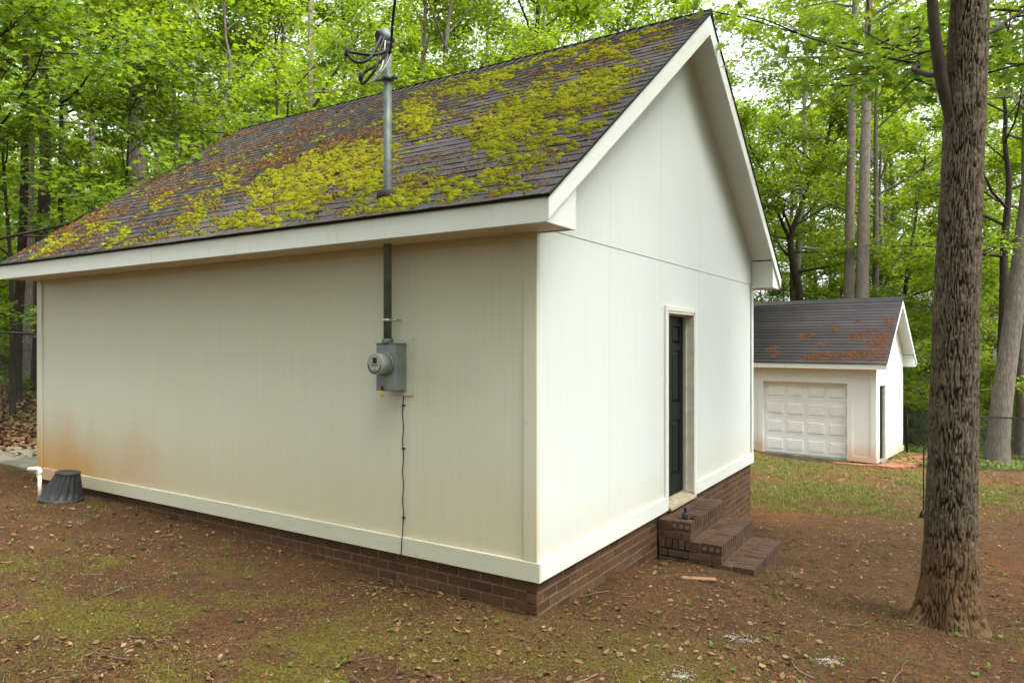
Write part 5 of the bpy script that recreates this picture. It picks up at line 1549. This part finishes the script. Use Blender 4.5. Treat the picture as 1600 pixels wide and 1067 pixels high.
# its crown, high above the yard
cr = grow(77, 14, 0.2, 0.45, 5.0, 13, 11000, 0.15, 'lobed', trunk=axis[1:], lmat='leaf_oak', sub=6, twigs=5, clump=0.25, notrunk=True, extra=[(cpt(1511, 150), 1.84, 0.34, 3.4, 0.022), (cpt(1511, 120), 2.25, 0.36, 3.6, 0.022), (cpt(1513, 60), 1.3, 0.3, 3.0, 0.02)])
co = bpy.data.objects.new('crown', cr[1]); COL.objects.link(co); co.parent = big
lo = bpy.data.objects.new('branches', cr[0]); COL.objects.link(lo); lo.parent = big
cr[0].materials.append(M['bark_dark'])
lo.scale = (0.995, 0.995, 1); 

# --- trees whose trunks can be told apart: column, row of the foot, distance, then the line of the trunk
def trunk_line(pts, d):
    bx, by = wpt(pts[0][0], d); bz = gzf(bx, by)
    out = []
    for (px, py) in pts:
        x, y = wpt(px, d); out.append((x - bx, y - by, CAM[2] - (py - 536) / F_PX * d - bz))
    out[0] = (0, 0, 0.0)
    return (bx, by, bz), out
NT_N = [0]
def own_tree(pts, d, wpx, bark, label, seed, leafn=9000, cb=0.5, spread=4.0, nl=10, name='forest_tree', lsize=0.13, kind='diamond', lmat='leaf', group=None, sub=5, twigs=4, Htop=None, clump=0.28, up=1.0, flare=1.35):
    loc, line = trunk_line(pts, d)
    if Htop:
        a, b = np.array(line[-2]), np.array(line[-1]); dr = (b - a) / max(0.1, (b - a)[2]); dr[:2] *= 0.5
        line = line + [tuple(b + dr * (Htop - b[2]) * 0.5 + np.array((0.15, -0.1, 0))), tuple(b + dr * (Htop - b[2]))]
    # foot on the ground: extend the lowest visible point straight down
    r0 = wpx / 2 * d / F_PX
    pr = grow(seed, 10, r0 * 1.08, cb, spread, nl, leafn, lsize, kind, trunk=line, lmat=lmat, sub=sub, twigs=twigs, clump=clump, up=up, flare=flare)
    return place(name, pr, loc, 0.0, 1.0, bark, label, group)
own_tree([(62, 560), (64, 380), (72, 270), (68, 120), (60, -80)], 17, 20, 'bark_dark', 'dark straight trunk behind the left end of the shed roof', 301, 8000, 0.48, 4.2, 11, Htop=15)
own_tree([(96, 560), (94, 380), (95, 250), (97, 110), (99, -60)], 16, 9, 'bark_dark', 'slender dark trunk just right of the thicker dark one', 302, 5000, 0.5, 3.0, 9, Htop=12)
own_tree([(148, 560), (147, 380), (146, 250), (140, 100), (134, -60)], 25, 13, 'bark_grey', 'thin pale grey trunk deeper in the left woods', 303, 7000, 0.45, 4.5, 9, Htop=17)
own_tree([(212, 560), (213, 400), (214, 250), (212, 120), (205, -60)], 19, 30, 'bark_pale', 'broad pale grey trunk behind the low roof slope', 304, 9000, 0.5, 5.0, 10, Htop=19)
own_tree([(197, 560), (199, 400), (202, 260), (206, 170), (196, 30)], 20.5, 13, 'bark_dark', 'dark trunk hugging the broad pale grey trunk', 305, 4500, 0.5, 3.5, 8, Htop=13)
own_tree([(279, 560), (277, 300), (275, 200), (268, 90), (262, -60)], 17.5, 10, 'bark_grey', 'slim grey brown trunk rising beside the roof slope', 306, 6000, 0.5, 3.4, 10, Htop=13)
own_tree([(324, 560), (320, 260), (314, 150), (309, 60), (306, -80)], 27, 14, 'bark_pale', 'pale trunk behind the forked sapling', 307, 6000, 0.45, 4.5, 9, Htop=18)
own_tree([(345, 560), (342, 215), (352, 160), (362, 100), (352, 60), (350, -20)], 15.5, 10, 'bark_grey', 'crooked sapling forking above the shed roof', 308, 5000, 0.6, 3.2, 9, Htop=9.5)
own_tree([(484, 560), (485, 200), (486, 60), (482, -120)], 25, 16, 'bark_pale', 'pale trunk standing behind the shed ridge', 309, 7000, 0.42, 5.0, 10, Htop=18)
own_tree([(694, 560), (696, 120), (698, 50), (706, 0), (712, -60)], 22, 14, 'bark_grey', 'grey trunk with a long limb rising behind the weatherhead', 310, 7000, 0.42, 4.8, 11, Htop=15)
own_tree([(846, 560), (848, 100), (851, 30), (850, -90)], 24, 8, 'bark_pale', 'thin pale trunk behind the upper roof', 311, 6000, 0.42, 4.2, 9, Htop=14)
own_tree([(1258, 640), (1252, 470), (1237, 400), (1234, 375), (1248, 330), (1268, 280), (1290, 235), (1298, 190)], 29, 15, 'bark_dark', 'dark crooked forked tree rising between the shed gable and the garage', 312, 6500, 0.5, 4.2, 10, lsize=0.17, flare=1.2)
own_tree([(1238, 640), (1238, 420), (1233, 372), (1216, 335), (1200, 280), (1180, 245), (1170, 225)], 29.1, 10, 'bark_dark', 'dark curving stem leaning towards the shed gable', 313, 4000, 0.6, 3.4, 8, lsize=0.17, flare=1.0)
own_tree([(1325, 640), (1326, 460), (1329, 300), (1332, 130), (1338, -60)], 27, 18, 'bark_pale', 'straight knobbly trunk, left one of three rising behind the garage roof', 314, 7500, 0.62, 5.0, 10, Htop=22)
own_tree([(1346, 640), (1347, 460), (1350, 300), (1355, 110), (1360, -60)], 26, 22, 'bark_pale', 'thickest of three straight trunks rising behind the garage roof', 315, 8000, 0.6, 5.2, 11, Htop=22)
own_tree([(1367, 640), (1368, 460), (1369, 300), (1368, 200), (1372, 60)], 28, 12, 'bark_grey', 'thinnest of three straight trunks rising behind the garage roof', 316, 7000, 0.45, 4.6, 11, Htop=17)
own_tree([(1408, 680), (1412, 470), (1420, 410), (1430, 350), (1438, 290)], 30, 9, 'bark_dark', 'thin dark leaning trunk above the garage gable', 317, 5000, 0.4, 4.0, 10, Htop=13, lsize=0.17)
own_tree([(1556, 700), (1566, 620), (1580, 520), (1594, 410), (1612, 260), (1625, 80)], 21, 29, 'bark_grey', 'thick leaning mossy trunk beyond the right hand fence', 318, 7000, 0.55, 5.0, 10, Htop=18)
own_tree([(1561, 695), (1566, 560), (1569, 460), (1568, 385), (1574, 330), (1578, 280), (1568, 220)], 22, 17, 'bark_dark', 'dark crooked trunk behind the leaning mossy one', 319, 6000, 0.5, 4.2, 10, Htop=12)
own_tree([(1596, 700), (1600, 400), (1602, 200), (1600, 0)], 25, 16, 'bark_grey', 'grey trunk half hidden beyond the leaning mossy trunk', 320, 6000, 0.45, 4.4, 10, Htop=17)
own_tree([(24, 590), (26, 520), (32, 440), (38, 300), (40, 100)], 15.2, 15, 'bark_dark', 'dark trunk close behind the chain link fence', 321, 5000, 0.5, 3.6, 10, Htop=11)
own_tree([(45, 585), (46, 500), (44, 380), (48, 200)], 18.5, 16, 'bark_grey', 'mossy grey trunk between the dark ones at the chain link fence', 322, 5000, 0.5, 4.0, 10, Htop=14)
# near oaks with big lobed leaves at the left
own_tree([(-120, 620), (-115, 400), (-100, 200), (-90, 0)], 11.6, 16, 'bark_dark', 'near oak reaching big lobed leaves in over the fence', 331, 7000, 0.25, 4.2, 12, Htop=9, lsize=0.17, kind='lobed', lmat='leaf_oak', name='oak_tree')
own_tree([(20, 560), (18, 420), (8, 300), (-4, 100)], 13.8, 7, 'bark_dark', 'young oak with drooping lobed leaves before the dark trunks', 332, 5000, 0.3, 2.8, 10, Htop=8, lsize=0.16, kind='lobed', lmat='leaf_oak', name='oak_tree')
own_tree([(440, 560), (436, 260), (430, 100)], 16.5, 8, 'bark_dark', 'young oak with bright leaves behind the shed ridge', 333, 5500, 0.3, 3.6, 11, Htop=9.5, lsize=0.15, kind='lobed', lmat='leaf_oak', name='oak_tree')
own_tree([(185, 560), (190, 380), (200, 250)], 15, 6, 'bark_dark', 'low oak sapling spreading leaves over the roof edge', 334, 4500, 0.25, 2.6, 10, Htop=6.6, lsize=0.15, kind='lobed', lmat='leaf_oak', name='oak_tree')

# --- the deeper woods: repeated trees and shrubs
tall = [grow(400 + i, 19, 0.20, 0.34, 5.2, 14, 8000, 0.24, 'diamond', clump=0.45) for i in range(4)]
under = [grow(420 + i, 8.5, 0.07, 0.14, 3.0, 13, 6500, 0.17, 'diamond', clump=0.30, sub=5) for i in range(4)]
shrub = [grow(440 + i, 2.6, 0.03, 0.06, 1.5, 10, 2600, 0.12, 'diamond', clump=0.2, sub=4, twigs=3, flare=1.0, up=1.3) for i in range(3)]
rt = np.random.default_rng(90)
def spots(n, dmin, dmax, pr, gap, ok=lambda px, d: True, seed=1):
    r = np.random.default_rng(seed); out = []
    for _ in range(n * 40):
        if len(out) >= n: break
        px = r.uniform(*pr); d = math.sqrt(r.uniform(dmin ** 2, dmax ** 2))
        if not ok(px, d): continue
        x, y = wpt(px, d)
        if all((x - a) ** 2 + (y - b) ** 2 > gap * gap for a, b, _, _ in out): out.append((x, y, px, d))
    return out
def lab(px, what, grp):
    where = 'beyond the shed fence' if px < 200 else 'behind the mossy shed roof' if px < 1115 else 'behind the small garage' if px < 1430 else 'past the garage fence'
    return what + ' in the woods ' + where, grp + ' in the woods ' + where
def clear(px, d):
    if 1100 < px < 1440 and d < 31: return False
    if px >= 1440 and d < 25: return False
    if px < 420 and d < 23: return False
    return True
for i, (x, y, px, d) in enumerate(spots(62, 24, 62, (-160, 1760), 3.4, lambda px, d: clear(px, d) and (d > 29), 5)):
    place('forest_tree', tall[i % 4], (x, y, gzf(x, y)), rt.uniform(0, 6.28), rt.uniform(0.8, 1.2), ('bark_grey', 'bark_pale', 'bark_dark')[i % 3], *lab(px, ('grey', 'pale', 'dark')[i % 3] + ' barked tall tree', 'tall trees'))
# ridge fill: more tall trees behind the shed
for i, (x, y, px, d) in enumerate(spots(13, 22, 40, (380, 1180), 3.2, lambda px, d: d > (30 if px > 1080 else 20), 15)):
    place('forest_tree', tall[(i + 1) % 4], (x, y, gzf(x, y)), rt.uniform(0, 6.28), rt.uniform(0.6, 0.95), ('bark_grey', 'bark_pale', 'bark_dark')[i % 3], *lab(px, ('grey', 'pale', 'dark')[i % 3] + ' barked tall tree', 'tall trees'))
for i, (x, y, px, d) in enumerate(spots(84, 17, 48, (-140, 1740), 2.3, clear, 6)):
    place('understory_tree', under[i % 4], (x, y, gzf(x, y)), rt.uniform(0, 6.28), rt.uniform(0.7, 1.15), ('bark_dark', 'bark_grey')[i % 2], *lab(px, 'low leafy tree with ' + ('dark', 'grey')[i % 2] + ' stem', 'low trees'))
for i, (x, y, px, d) in enumerate(spots(46, 15, 40, (-120, 110), 1.2, lambda px, d: d > 17.5, 7) + spots(60, 26, 46, (1150, 1720), 1.5, lambda px, d: d > (31 if px < 1440 else 25), 8)):
    place('shrub', shrub[i % 3], (x, y, gzf(x, y)), rt.uniform(0, 6.28), rt.uniform(0.6, 1.2), 'bark_dark', *lab(px, 'leafy green shrub', 'shrubs'), 'shrub')

# unseen trees added behind and beside the viewer to dim and green the light
rs2 = np.random.default_rng(17)
n_s = 0; taken = []
for _ in range(900):
    a = rs2.uniform(-math.pi, math.pi); d = rs2.uniform(9.5, 26)
    if abs(a) < math.radians(47) or (a < 0 and abs(a) < math.radians(80)): continue
    if a > 0 and a < 1.9 and (d < 13 or a < 1.35): continue
    x = CAM[0] + d * (RGT[0] * math.sin(a) + FWD[0] * math.cos(a)); y = CAM[1] + d * (RGT[1] * math.sin(a) + FWD[1] * math.cos(a))
    if any((x - p) ** 2 + (y - q) ** 2 < 9 for p, q in taken): continue
    taken.append((x, y))
    pr = tall if len(taken) % 2 else under
    place('forest_tree' if pr is tall else 'understory_tree', pr[len(taken) % 4], (x, y, gzf(x, y)), rs2.uniform(0, 6.28), rs2.uniform(0.8, 1.1), 'bark_grey',
          ('tall' if pr is tall else 'low leafy') + ' tree added out of view to shade the yard', 'unseen trees added to shade the yard')
    if len(taken) >= 60: break
